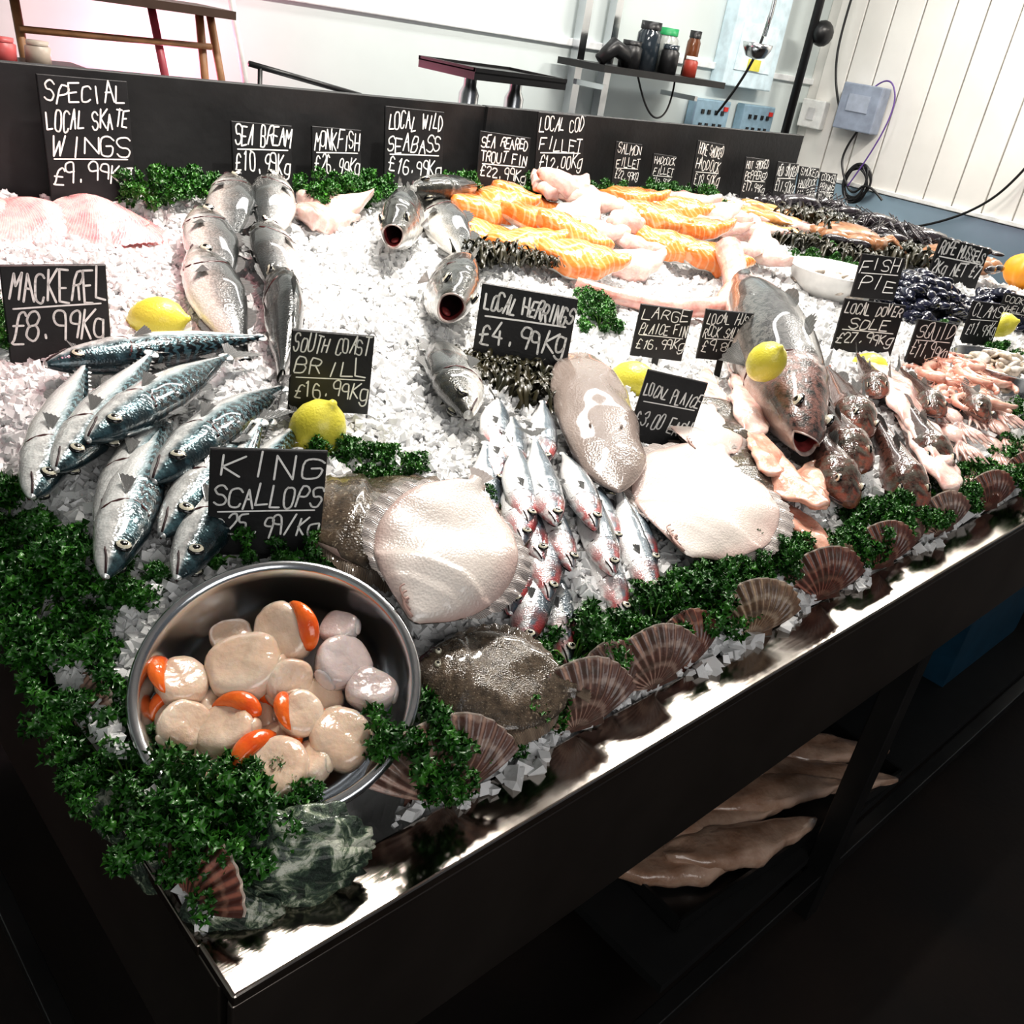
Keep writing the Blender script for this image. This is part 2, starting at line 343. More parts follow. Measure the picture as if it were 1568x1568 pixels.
HR=[((.498,.180),(.60,.36),-100,.035),((.55,.160),(.67,.34),-80,.03),((.534,.120),(.64,.30),-95,.025),((.382,.130),(.53,.24),-85,.03),((.593,.126),(.70,.30),-85,.025),((.435,.108),(.53,.26),-90,.02),((.485,.245),(.62,.42),-95,.05),((.531,.272),(.66,.42),-85,.035),((.555,.345),(.69,.50),-85,.035),((.611,.350),(.77,.52),-80,.035),((.47,.20),(.56,.36),-80,.035),((.445,.16),(.56,.3),-95,.035),((.40,.17),(.54,.28),-70,.02),((.45,.27),(.57,.42),-85,.03),((.60,.20),(.70,.37),-90,.02),((.52,.34),(.66,.48),-90,.03),((.49,.31),(.62,.46),-80,.02),((.57,.40),(.72,.56),-95,.03),((.63,.16),(.73,.33),-90,.015),((.51,.225),(.62,.38),-80,.055),((.57,.215),(.68,.38),-90,.045),((.46,.225),(.58,.36),-85,.045)]
for i,(h,tl,r,z) in enumerate(HR): put('herring',m_her[i%3],h,tl,r,z,z*.8,.98)
m_cod=fishmesh('cod_mesh','cod',.72,S_cod,mouth=1,dors=((.34,.44,.04),(.5,.65,.03)),anal=(.5,.7,.03),eye=(.085,.75,.016),tail=0)
put('cod',m_cod,(1.045,.22),(1.52,.72),-20,.06,.09)
m_gur=fishmesh('gurnard_mesh','gur',.32,S_gur,mouth=0,eye=(.10,.8,.022),dors=((.36,.5,.06),(.55,.8,.035)),tail=.16,pect=.16)
for h,tl,r in [((1.035,.125),(1.20,.33),-10),((1.19,.082),(1.36,.28),15),((1.225,.22),(1.44,.42),-15),((1.12,.16),(1.3,.36),20),((1.33,.11),(1.5,.3),10)]: put('gurnard',m_gur,h,tl,r,.045,.035)
m_ray=fishmesh('ray_mesh','ray',.42,S_ray,mouth=0,eye=(.30,1.15,.008),dors=(),anal=None,tail=0,pect=0,gill=.5)
put('thornback_ray',m_ray,(.665,.265),(.915,.595),8,.04,.04)
# ------------------------------------------------------------ flatfish
M_crease=simple('pale_crease',(.46,.30,.26),.4)
def flatmesh(name,L,W,T,top,bot,fin,n=48,seg=36,wav=.005,sharp=1.):
    mb=MB();rows=[];uvs=[]
    def hw(x):
        x=max(0,min(1,x))
        a=x/.48 if x<.48 else (1-x)/.52*1.02
        d=min(1,max(.05,a));return W/2*(1-(1-d)**2.1)**(.80*sharp)
    for i in range(n):
        x=(i/(n-1));w=hw(x) if x<.94 else W*.07;w=max(w,W*.06);th=T*(.22+.78*math.sin(pi*min(1,x*.9+.08))**.8)
        if i==0:w*=.5;th*=.5
        rr=[];uu=[]
        for j in range(seg):
            a=2*pi*j/seg;ca=math.cos(a);sa=math.sin(a);p=Vector((x*L,w*math.copysign(abs(ca)**.8,ca),th/2*math.copysign(abs(sa)**1.3,sa)))
            p.z+=wav*math.sin(x*7+p.y*30)+.005*noise.noise(Vector((x*6,p.y*30,W*40)))
            if sa>0:
                g=x-.24-.07*(1-(p.y/(W*.5))**2)
                if -.12<g<0: p.z+=T*.16*(1+g/.12)
                g2=x-.14-.05*(1-(p.y/(W*.3))**2)
                if -.05<g2<0: p.z+=T*.08*(1+g2/.05)
                p.z-=T*.10*math.exp(-(((p.y)/(W*.5)-.1*math.sin(x*5))/.05)**2)*(1 if x>.35 else 0)
            rr.append(p);uu.append((x,(ca+1)/2))
        rows.append(rr);uvs.append(uu)
    c=Vector((-.01*L,0,wav*.2));mb.grid([[c]*seg]+rows,top,True,[uvs[0]]+uvs,matf=lambda i,j: top if j<seg//2 else bot)
    for sy in (-1,1):
        rows=[];N=90
        for i in range(N+1):
            x=.14+.76*i/N;w=hw(x);e=W*.13*math.sin(pi*i/N)**.5*(1-.10*(i%2))
            z=wav*math.sin(x*7+sy*w*30)
            rows.append([Vector((x*L+e*.3*k,sy*(w*.97+e*k),z+.001*(i%2)-.006*k*k+.003*math.sin(i*.7)*k)) for k in(0,.5,1)])
        mb.grid(rows,fin,uvs=[[(i/N*2,k/2) for k in range(3)] for i in range(N+1)])
    lipm=M_crease if top==S_white else M_throat
    for k in range(3): mb.tube([Vector(((-.006+.022*k)*L+.07*L*(q/6),W*(.02+.03*k)+.09*W*math.sin(q/6*2.2),T*(.10+.08*k)+T*.2*q/6+wav*.5)) for q in range(7)],[.0022,.0013,.001][k],lipm,6)
    if top!=S_white:
        for yy in (.02,.15):
            mb.ell((.12*L,W*yy,T*.42),(.022*L,.022*L,.016*L),M_eye);mb.ell((.12*L,W*yy,T*.42+.008*L),(.013*L,.013*L,.010*L),M_pup)
    fan(mb,Vector((.95*L,0,0)),Vector((1,0,0)),Vector((0,1,0)),.16*L,-.5,.5,fin,12)
    return mb.mesh(name)
def lay(name,me,x,y,yaw,z,rx=0,ry=0,s=1.):
    yaw=math.radians(yaw);d=Vector((math.cos(yaw),math.sin(yaw),0));nn=NI.copy()
    a=(d-nn*d.dot(nn)).normalized()
    M=frame(a,nn,(x,y,TZ+ice(x,y)+z))@Matrix.Rotation(math.radians(rx),4,'X')@Matrix.Rotation(math.radians(ry),4,'Y')@Matrix.Scale(s,4)
    return mkobj(name,me,M)
m_brill=flatmesh('brill_mesh',.30,.22,.045,S_brown,S_white,M_ffin)
m_brillw=flatmesh('brill_pale_mesh',.23,.165,.036,S_white,S_brown,M_wfin)
m_pl=flatmesh('plaice_mesh',.30,.20,.026,S_plaice,S_white,M_ffin)
m_plw=flatmesh('plaice_pale_mesh',.30,.22,.022,S_white,S_plaice,M_wfin)
lay('brill',m_brill,.270,.412,-42,.030,-5,0,.95)
lay('brill',m_brillw,.268,.168,38,.060,8,-12,.88)
lay('brill',m_brill,.262,.150,-38,.028,10,0,.52)
lay('plaice',m_plw,.675,.150,30,.035,0,-4,.92)
lay('plaice',m_plw,.75,.125,45,.025,0,0,.85)
lay('plaice',m_pl,.885,.18,65,.03,0,0,.75)
lay('plaice',m_plw,.86,.29,30,.045,5,0,.55)
lay('plaice',m_pl,.88,.33,10,.035,0,0,.7)
# ------------------------------------------------------------ fillets
def filletmesh(name,L,W,T,mat,bend=0.,curl=0.,skin=None,n=28,seg=22,taper=.35,seed=0,roll=0.):
    mb=MB();rows=[];uvs=[]
    for i in range(n):
        x=i/(n-1);w=W/2*(math.sin(pi*min(1,x*.85+.12))**.5)*(1-taper*x);e=math.sin(pi*min(1,max(0,x*.96+.02)))**.3
        w*=max(.3,e)*(1+.22*noise.noise(Vector((x*5,seed,0))));th=T*(1-.45*x)*e;rr=[];uu=[]
        for j in range(seg):
            a=2*pi*j/seg;ca=math.cos(a);sa=math.sin(a)
            y=w*math.copysign(abs(ca)**.65,ca)+.006*noise.noise(Vector((x*9,ca*2,seed+3)));z=th/2*math.copysign(abs(sa)**.7,sa)*(1.15-.5*(y/w if w else 0)*.5)-curl*(y/W)**2*W
            nz=noise.noise(Vector((x*5+seed*7,y*40,seed)))*.010
            zz=-bend*.35*(x-.5)**2*L+roll*max(0,x-.55)**2*L
            rr.append(Vector(((x-.5)*L,y+bend*(x-.5)**2*L,z+nz+zz)));uu.append((x*L*5,(y/W+.5)*W*5))
        rows.append(rr);uvs.append(uu)
    c0=sum(rows[0],Vector())/seg;c1=sum(rows[-1],Vector())/seg
    rows=[[c0]*seg]+rows+[[c1]*seg];uvs=[uvs[0]]+uvs+[uvs[-1]]
    mb.grid(rows,mat,True,uvs,matf=(lambda i,j:(skin if j>seg//2 else mat)) if skin else None)
    return mb.mesh(name)
m_sal=[filletmesh('salmon_mesh%d'%i,.20,.11,.05,F_sal,b,c,S_bass,seed=i,taper=.12,roll=r) for i,(b,c,r) in enumerate(((.2,.3,.3),(-.3,.5,0),(.4,.2,.6)))]
m_wh=[filletmesh('whitefillet_mesh%d'%i,.16,.09,.040,F_wh,b,c,None,seed=i+5,roll=r,taper=.2) for i,(b,c,r) in enumerate(((.5,.4,.5),(-.7,.6,0),(.9,.3,1.)))]
m_pk=[filletmesh('pinkfillet_mesh%d'%i,.19,.095,.020,F_pink,b,c,None,seed=i+9,taper=.25) for i,(b,c) in enumerate(((.3,.3),(-.4,.5)))]
m_sole=filletmesh('sole_mesh',.28,.10,.024,F_wh,.2,.2,None,seed=15,taper=.45)
SL=[(1.27,1.22,-45,.05),(1.17,1.13,-30,.06),(1.22,1.03,-50,.08),(1.14,.97,-20,.06),(1.27,.97,-45,.08),(1.08,1.06,-45,.04),(1.21,.89,-40,.06),(1.36,1.22,-30,.05),(1.70,1.18,-40,.07),(1.78,1.10,-30,.07),(1.62,1.04,-45,.08),(1.70,.96,-35,.08),(1.55,.93,-40,.06),(1.64,.86,-30,.06)]
for i,(x,y,a,z) in enumerate(SL): lay('salmon_fillet',m_sal[i%3],x,y,a,z,random.uniform(-5,30),random.uniform(-12,12),random.uniform(.85,1.05))
WH=[(1.42,1.22,60,.08),(1.48,1.13,-60,.09),(1.41,1.08,20,.07),(1.36,.99,-35,.07),(1.44,.94,-60,.06),(1.50,1.02,40,.08),(1.36,.87,-20,.05),(1.52,1.23,20,.06),(1.45,1.17,0,.10),(1.90,1.16,-60,.07),(1.95,1.07,50,.06),(1.83,.99,-50,.07),(1.76,.88,-30,.06),(1.86,.88,60,.06),(1.92,.97,10,.07),(1.88,1.05,-20,.08),(.79,1.19,20,.03),(.85,1.23,-30,.03)]
for i,(x,y,a,z) in enumerate(WH): lay('white_fish_fillet',m_wh[i%3],x,y,a,z,random.uniform(-25,25),random.uniform(-14,14),random.uniform(.85,1.1))
for i,(x,y,a,z) in enumerate([(1.12,.38,42,.03),(1.17,.42,48,.03),(1.07,.42,40,.03),(1.09,.36,46,.045)]): lay('hake_fillet',m_sole,x,y,a,z,10,0,.8)
for i,(x,y,a,z) in enumerate([(.985,.25,50,.045),(.955,.19,65,.04),(.935,.13,75,.03),(1.0,.18,35,.03),(.985,.31,50,.03)]): lay('trout_fillet',m_pk[i%2],x,y,a,z,12*(-1)**i,0,.75)
for i,(x,y,a,z) in enumerate([(1.50,.30,48,.04),(1.56,.33,48,.035),(1.37,.16,50,.035),(1.42,.20,50,.035)]): lay('dover_sole_fillet',m_sole,x,y,a,z,8,0,.9)
mb=MB();P=[(1.16,.84,.03),(1.20,.78,.03),(1.28,.70,.035),(1.40,.66,.045),(1.50,.70,.06),(1.58,.77,.075),(1.64,.84,.09)]
pts=[];ra=[]
for i in range(len(P)-1):
    for q in range(5):
        f=q/5;a=Vector(P[i]);b=Vector(P[i+1]);p=a.lerp(b,f);pts.append((p.x,p.y,TZ+ice(p.x,p.y)+p.z));ra.append(.012+.02*((i*5+q)/30))
mb.tube(pts,ra,F_mon,14);mb.obj('huss_tail')
def skatemesh(name):
    mb=MB();rows=[];uvs=[];N=40
    for i in range(N+1):
        a=-.75+1.5*i/N;R=.19*(1-.35*abs(i/N-.45))
        rows.append([Vector((R*k*math.cos(a),R*k*math.sin(a),.034*math.sin(pi*k)*math.cos(a*1.5)+.0022*(i%2)+.008*math.sin(a*5)*k)) for k in np.linspace(0.05,1,9)]);uvs.append([(i/N*3,k) for k in np.linspace(0,1,9)])
    mb.grid(rows,F_skate,uvs=uvs)
    mb.grid([[p+Vector((0,0,-.012)) for p in r] for r in rows],F_skate,uvs=uvs)
    return mb.mesh(name)
m_sk=skatemesh('skate_mesh')
for x,y,a,z in [(.14,1.25,-20,.015),(.24,1.27,-60,.02),(.36,1.27,-90,.03),(.32,1.18,-10,.012),(.42,1.25,-120,.02)]: lay('skate_wing',m_sk,x,y,a,z,5,5,.9)
# ------------------------------------------------------------ ice
nx,ny=190,90;mb=MB();rows=[]
def icesurf(x,y):
    return ice(x,y)-.05*(1-ss(.0,.12,x))*ss(.1,.3,y)+.018*noise.noise(Vector((x*8,y*8,0)))+.010*noise.noise(Vector((x*30,y*30,3)))
for i in range(nx+1):
    x=.004+2.98*i/nx;r=[]
    for j in range(ny+1):
        y=.058+1.29*j/ny
        d=math.hypot(x-BX,y-BY);pit=.13*(1-ss(.10,.15,d))
        r.append((x,y,TZ+max(icesurf(x,y)-pit,-.085)-.006))
    rows.append(r)
mb.grid(rows,M_icebed)
N=120000
xs=np.random.rand(N)**1.45*2.9+.01;ys=np.random.rand(N)*1.28+.062
cube=np.array([[x,y,z] for x in(-1,1) for y in(-1,1) for z in(-1,1)],float)
q=np.random.randn(N,4);q/=np.linalg.norm(q,axis=1)[:,None]
w_,a_,b_,c_=q.T
R=np.stack([1-2*(b_*b_+c_*c_),2*(a_*b_-c_*w_),2*(a_*c_+b_*w_),2*(a_*b_+c_*w_),1-2*(a_*a_+c_*c_),2*(b_*c_-a_*w_),2*(a_*c_-b_*w_),2*(b_*c_+a_*w_),1-2*(a_*a_+b_*b_)],1).reshape(N,3,3)
sz=(.0020+.0044*np.random.rand(N)**1.7)*(1+.35*xs)
pts=cube[None]*(.5+.7*np.random.rand(N,8,3))*sz[:,None,None]*np.array([1.25,1,.8])
pts=np.einsum('nij,nkj->nki',R,pts)
ok=np.ones(N,bool);zz=np.zeros(N)
for i in range(N):
    x,y=xs[i],ys[i]
    if math.hypot(x-BX,y-BY)<.13: ok[i]=False
    zz[i]=TZ+icesurf(x,y)+random.uniform(-.004,.009)
def extra(n,cx,cy,rx,ry,z0,z1):
    for _ in range(n):
        i=random.randrange(N);xs[i]=cx+random.gauss(0,rx);ys[i]=cy+random.gauss(0,ry);zz[i]=TZ+(0 if ys[i]<.06 else ice(xs[i],ys[i]))+random.uniform(z0,z1);ok[i]=True
for lx in (.26,.33,.62,.68,.80,.98,1.2): extra(14,lx,.050,.02,.005,.003,.005)
pts+=np.stack([xs,ys,zz],1)[:,None,:]
pts=pts[ok];n_=len(pts)
ice_me=bpy.data.meshes.new('crushed_ice')
allv=np.concatenate([np.array(mb.v),pts.reshape(-1,3)]);o=len(mb.v)
cf=np.array([(0,1,3,2),(4,6,7,5),(0,4,5,1),(2,3,7,6),(0,2,6,4),(1,5,7,3)])
cfs=(cf[None]+(np.arange(n_)*8)[:,None,None]+o).reshape(-1,4)
af=np.concatenate([np.array(mb.f),cfs])
ice_me.vertices.add(len(allv));ice_me.vertices.foreach_set('co',allv.ravel())
ice_me.loops.add(af.size);ice_me.loops.foreach_set('vertex_index',af.ravel().astype(np.int32))
ice_me.polygons.add(len(af));ice_me.polygons.foreach_set('loop_start',(np.arange(len(af))*4).astype(np.int32))
ice_me.materials.append(M_icebed);ice_me.materials.append(M_ice)
mi=np.ones(len(af),np.int32);mi[:len(mb.f)]=0;ice_me.polygons.foreach_set('material_index',mi)
ice_me.update(calc_edges=True)
ice_me.polygons.foreach_set('use_smooth',np.zeros(len(af),bool));ice_me.update()
mkobj('crushed_ice',ice_me)
# ------------------------------------------------------------ counter
ctr=empty('display_counter',(0,0,TZ))
def part(name,boxes,mat,parent,bev=.0,smooth=False):
    mb=MB()
    for c,d in boxes: mb.box(c,d,mat)
    o=mb.obj(name,smooth,None,parent);o.matrix_parent_inverse=Matrix.Translation(-Vector(parent.location)) 
    if bev:
        b=o.modifiers.new('b','BEVEL');b.width=bev;b.segments=3
    return o
LX=3.05
part('front_lip',[((LX/2,.028,TZ-.004),(LX,.058,.012))],M_steel,ctr,.003)
part('left_lip',[((.002,.7,TZ-.004),(.008,1.3,.012))],M_steel,ctr,.002)
part('trough_deck',[((LX/2,.70,TZ-.10),(LX-.02,1.34,.01)),((LX/2,.055,TZ-.055),(LX-.01,.006,.10))],M_dsteel,ctr)
part('apron',[((LX/2,.004,TZ-.105),(LX,.008,.19)),((.004,.70,TZ-.105),(.008,1.36,.19)),((LX-.004,.70,TZ-.105),(.008,1.36,.19)),((LX/2,1.375,TZ-.105),(LX,.008,.19))],M_apron,ctr,.002)
legs=[]
for x in (.03,1.29,LX-.03):
    for y in (.03,1.34): legs.append(((x,y,(TZ-.10)/2),(.045,.045,TZ-.10)))
part('legs',legs,M_dsteel,ctr,.003)
part('rails',[((LX/2,.03,.11),(LX,.03,.03)),((LX/2,1.34,.11),(LX,.03,.03)),((.03,.7,.11),(.03,1.3,.03)),((1.29,.7,.11),(.03,1.3,.03))],M_dsteel,ctr,.002)
M_sk=simple('under_shelf_dark',(.012,.012,.012),.6,.0)
part('under_shelf',[((1.9,.62,.135),(2.2,1.14,.02))],M_sk,ctr)
part('shade_panel',[((LX/2,1.31,.44),(LX-.1,.01,.66)),((LX-.06,.7,.44),(.01,1.2,.66))],M_sk,ctr)  # dark panels added to stand in for shade and hide the lit floor
bb=empty('black_backboard',(1.3,1.37,TZ))
part('panel_left',[((.45,1.375,TZ+.18),(1.755,.025,.54))],M_board,bb,.002)
part('panel_right',[((2.03,1.378,TZ+.18),(1.385,.025,.54))],M_board,bb,.002)
part('joint_strip',[((1.333,1.36,TZ+.2),(.012,.012,.5))],M_board,bb,.001)
# ------------------------------------------------------------ signs
GL={'A':"00 26 40;13 33",'B':"00 06 36 45 43 03;33 42 41 30 00",'C':"45 36 16 05 01 10 30 41",'D':"00 06 26 44 42 20 00",'E':"46 06 00 40;03 33",'F':"46 06 00;03 33",'G':"45 36 16 05 01 10 30 41 43 23",'H':"06 00;46 40;03 43",'I':"26 20",'J':"36 31 20 10 01",'K':"06 00;46 03 40",'L':"06 00 40",'M':"00 06 23 46 40",'N':"00 06 40 46",'O':"16 05 01 10 30 41 45 36 16",'P':"00 06 36 45 44 33 03",'Q':"16 05 01 10 30 41 45 36 16;22 40",'R':"00 06 36 45 44 33 03;23 40",'S':"45 36 16 05 04 13 33 42 41 30 10 01",'T':"06 46;26 20",'U':"06 01 10 30 41 46",'V':"06 20 46",'W':"06 10 24 30 46",'X':"06 40;46 00",'Y':"06 23 46;23 20",'Z':"06 46 00 40",'0':"16 05 01 10 30 41 45 36 16",'1':"15 26 20",'2':"05 16 36 45 44 00 40",'3':"05 16 36 45 44 33 23;33 42 41 30 10 01",'4':"36 02 42;34 30",'5':"46 06 04 34 43 41 30 10 01",'6':"35 16 04 01 10 30 41 42 33 03",'7':"06 46 10",'8':"13 04 05 16 36 45 44 33 13 02 01 10 30 41 42 33",'9':"43 13 04 05 16 36 45 40",'£':"45 36 26 15 11 00 40;03 33",'.':"20 21",'/':"00 46",'g':"44 14 03 01 10 30 41;44 4a 3b 1b 0a"}
def dg(ch): return {'a':-1,'b':-2}.get(ch) if ch in 'ab' else int(ch)
def stroke(mb,pp,sw):
    yv=-.0006
    for i,(a,b) in enumerate(pp):
        mb.add([(a+sw/2*math.cos(2*pi*j/6),yv,b+sw/2*math.sin(2*pi*j/6)) for j in range(6)],[(0,1,2,3,4,5)],M_chalk)
        if i:
            a0,b0=pp[i-1];d=Vector((a-a0,b-b0))
            if d.length<1e-6: continue
            d=d.normalized()*sw/2
            mb.add([(a0-d.y,yv,b0+d.x),(a0+d.y,yv,b0-d.x),(a+d.y,yv,b-d.x),(a-d.y,yv,b+d.x)],[(0,1,2,3)],M_chalk)
def smoothst(pp):
    if len(pp)<4: return pp
    out=[pp[0]]
    for i in range(len(pp)-1):
        a,b=pp[i],pp[i+1];out+= [(a[0]*.75+b[0]*.25,a[1]*.75+b[1]*.25),(a[0]*.25+b[0]*.75,a[1]*.25+b[1]*.75)]
    out.append(pp[-1]);return out
sseed=[0]
def sign(x,y,w,h,yaw,lines,roll=0,lean=6,z=None,under=None):
    sseed[0]+=1;mb=MB();rnd=random.Random(sseed[0]*17)
    T=.005;e=.0012
    o=[(-0,0),(w,0),(w,h),(0,h)]
    fr=[Vector((a+(e if a==0 else -e),0,b+(e if b==0 else -e))) for a,b in o];md=[Vector((a,e,b)) for a,b in o];bk=[Vector((a,T,b)) for a,b in o]
    vs=fr+md+bk;fs=[(0,1,2,3),(11,10,9,8)]+[(i,4+i,4+(i+1)%4,(i+1)%4) for i in range(4)]+[(4+i,8+i,8+(i+1)%4,4+(i+1)%4) for i in range(4)]
    mb.add(vs,fs,M_black)
    n=len(lines);rh=h*.84/n;sw=w*(.023 if n<3 else .019)
    if under is None: under=n-2
    for k,tx in enumerate(lines):
        nc=len(tx);uw=min(w*.93/nc,rh*.80)/5.2
        uh=min(rh*.70/6,uw*2.3);y0=h*.97-rh*(k+1)+rh*.22
        tw=nc*uw*5.2;x0=(w-tw)/2+uw*.5+rnd.uniform(-.02,.02)*w
        tilt=rnd.uniform(-.05,.08)
        for ci,ch in enumerate(tx):
            g=GL.get(ch)
            if not g: continue
            ox=x0+ci*uw*5.2;oy=y0+rnd.uniform(-.7,.7)*uh;sx=rnd.uniform(.85,1.12);sy=rnd.uniform(.85,1.12);sh=rnd.uniform(.0,.25)
            for st in g.split(';'):
                pp=[]
                for s2 in st.split():
                    gx,gy=dg(s2[0]),dg(s2[1]);gx+=rnd.uniform(-.3,.3);gy+=rnd.uniform(-.3,.3)
                    px=ox+gx*uw*sx+gy*uh*sh;pp.append((px,oy+gy*uh*sy+(px-w/2)*tilt))
                stroke(mb,smoothst(pp) if ch in 'BCDGJOPQRSU0235689g£' else pp,sw)
        if k==under: stroke(mb,[(w*.08,y0-rh*.17),(w*.5,y0-rh*.13),(w*.92,y0-rh*.10)],sw*.8)
    if z is None: z=ice(x,y)+.012
    M=Matrix.Translation((x,y,TZ+z))@Matrix.Rotation(math.radians(yaw),4,'Z')@Matrix.Rotation(math.radians(-lean),4,'X')@Matrix.Rotation(math.radians(-roll),4,'Y')
    mb.box((w/2,T*.5,-.02),(.012,.002,.05),M_black)
    return mb.obj('price_sign',False,M)
BYS=1.352
for x,z,w,h,l,r in [(.34,.25,.143,.194,["SPECIAL","LOCAL SKATE","WINGS","£9.99Kg"],0),(.67,.28,.125,.112,["SEA BREAM","£10.99Kg"],-1),(.84,.28,.115,.112,["MONKFISH","£26.99Kg"],-1),(1.01,.28,.155,.160,["LOCAL WILD","SEABASS","£16.99Kg"],-1),(1.27,.285,.16,.120,["SEA REARED","TROUT FIN","£22.99Kg"],-3),(1.45,.30,.165,.155,["LOCAL COD","FILLET","£12.00Kg"],0),(1.74,.29,.105,.112,["SALMON","FILLET","£22.99Kg"],-2),(1.90,.28,.1,.098,["HADDOCK","FILLET","£18.50Kg"],-3),(2.08,.275,.13,.145,["HOME SMOKED","HADDOCK","£18.50Kg"],-3),(2.34,.265,.13,.118,["HOT SMOKED","PEPPERED","£17.99Kg"],-2),(2.52,.26,.125,.115,["RED SMOKED","£11.50Kg"],-2),(2.66,.25,.119,.115,["SMOKED","HADDOCK","£15.50Kg"],-2),(2.80,.24,.109,.11,["COOKED","PRAWNS","£12.99Kg"],-2)]:
    sign(x,BYS-.04-h*.13,w,h,0,l,r,8,z)
sign(.125,.82,.120,.122,-7,["MACKEREL","£8.99Kg"],0,4,z=.158)
sign(.385,.60,.103,.105,-28,["SOUTH COAST","BRILL","£16.99Kg"],-1,4)
sign(.165,.375,.112,.115,-23,["KING","SCALLOPS","£25.99/Kg"],-2,4,z=.110)
sign(.75,.665,.150,.115,-46,["LOCAL HERRINGS","£4.99Kg"],0,6)
sign(1.04,.58,.097,.09,-30,["LARGE","PLAICE FIN","£16.99Kg"],-2,5,z=.152)
sign(1.15,.52,.095,.088,-30,["LOCAL HUSS","ROCK SALMON","£9.80Kg"],0,5,z=.155)
sign(.82,.385,.092,.108,-38,["LOCAL PLAICE","£3.00 EACH"],-6,5,z=.115)
sign(1.86,.62,.115,.098,-30,["FISH","PIE"],0,5,z=.19)
sign(1.60,.50,.145,.108,-30,["LOCAL DOVER","SOLE","£27.99Kg"],-1,5)
sign(1.74,.40,.1,.1,-30,["SQUID","£11.99Kg"],-2,5)
sign(2.09,.43,.09,.10,-30,["CLAMS","£11.99Kg"],-1,5,z=.12)
sign(2.46,.71,.2,.115,-20,["ROPE MUSSELS","2Kg NET £7"],-6,5,z=.175)
sign(2.36,.46,.1,.084,-30,["COOKED","WHELKS","£9.99Kg"],-3,5,z=.13)
# ------------------------------------------------------------ bowl + scallops
aw=Vector((.67,.742,0)).normalized();rt=Vector((aw.y,-aw.x,0));ti=math.radians(26)
nrm=Vector((0,0,1))*math.cos(ti)-aw*math.sin(ti);fy=nrm.cross(rt)
MBW=Matrix(((rt.x,fy.x,nrm.x,BX),(rt.y,fy.y,nrm.y,BY),(rt.z,fy.z,nrm.z,TZ+.093),(0,0,0,1)))@Matrix.Scale(.955,4)
mb=MB()
mb.lathe([(.0001,-.072),(.06,-.072),(.085,-.070),(.100,-.060),(.110,-.04),(.117,-.012),(.119,-.002),(.122,.003),(.127,.0035),(.130,0),(.1295,-.005),(.125,-.008),(.121,-.012),(.114,-.042),(.103,-.065),(.086,-.076),(.0001,-.077)],M_bowl,72)
mb.obj('steel_bowl',True,MBW)
def scallopmesh(name,R,H,mat,roe,seed):
    mb=MB();rows=[];prof=[(0.001,-.5),(.6,-.5),(.9,-.44),(1.0,-.25),(1.03,.05),(1.0,.30),(.90,.43),(.7,.47),(.4,.46),(.001,.45)]
    for r,z in prof:
        rr=[]
        for j in range(40):
            a=2*pi*j/40;k=1+.16*noise.noise(Vector((math.cos(a)*1.1,math.sin(a)*1.1,seed*3.1)))+.04*noise.noise(Vector((math.cos(a)*3,math.sin(a)*3,seed)))
            rr.append(Vector((R*r*k*math.cos(a),R*r*k*math.sin(a)*.90,H*z*(1+.26*noise.noise(Vector((r*math.cos(a)*1.2,r*math.sin(a)*1.2,seed)))))))
        rows.append(rr)
    mb.grid(rows,mat,True)
    mb.ell((R*.92,0,0),(R*.17,R*.45,H*.36),mat,nu=16,nv=10)
    if roe:
        pts=[];ra=[]
        for q in range(15):
            a=-1.3+1.8*q/14+seed;pts.append(Vector((R*1.04*math.cos(a),R*.94*math.sin(a),H*.18+H*.30*math.sin(q/5))));ra.append(R*.40*(math.sin(pi*min(1,(q+.6)/14.5))**.55)*(1-.5*q/14)+.0005)
        mb.tube(pts,ra,F_roe,16,.8)
    return mb.mesh(name)
SC=[(355,1022,1.22,0,0),(402,960,1.0,1,0),(505,995,.95,0,1),(560,1035,.80,0,1),(262,1055,.85,1,0),(428,1040,.78,0,0),(352,1125,.95,1,0),(528,1115,1.0,0,0),(285,1125,.8,0,0),(490,935,.65,0,1),(458,1090,.72,1,0),(440,1185,1.05,1,0),(315,965,.7,0,0),(375,1190,.9,0,0),(300,1190,.85,1,0),(480,1160,.8,0,0),(570,1090,.7,0,1),(245,1110,.7,1,0),(380,1085,.8,1,0),(420,1130,.8,1,0),(330,1080,.8,0,0),(480,1050,.7,1,0)]
sm=[scallopmesh('scallop_mesh%d'%i,.030,.030,(F_scal2 if i>=4 else F_scal),i%2,i*1.7) for i in range(6)]
for i,(u,v,s_,roe,gr) in enumerate(SC):
    lx=(u-417)/1720;ly=-(v-1055)/1600;rr=math.hypot(lx,ly)
    if rr>.092: lx*=.092/rr;ly*=.092/rr
    k=(4+roe) if gr else (roe+2*(i%2))
    lvl=-.022 if i<12 else -.040
    if ly<-.05: lvl+=.008
    M=MBW@Matrix.Translation((lx,ly,lvl+random.uniform(-.006,.006)))@Matrix.Rotation(random.uniform(-.4,.4),4,'X')@Matrix.Rotation(random.uniform(-.4,.4),4,'Y')@Matrix.Rotation(i*2.1,4,'Z')@Matrix.Scale(s_,4)
    mkobj('king_scallop',sm[k],M)
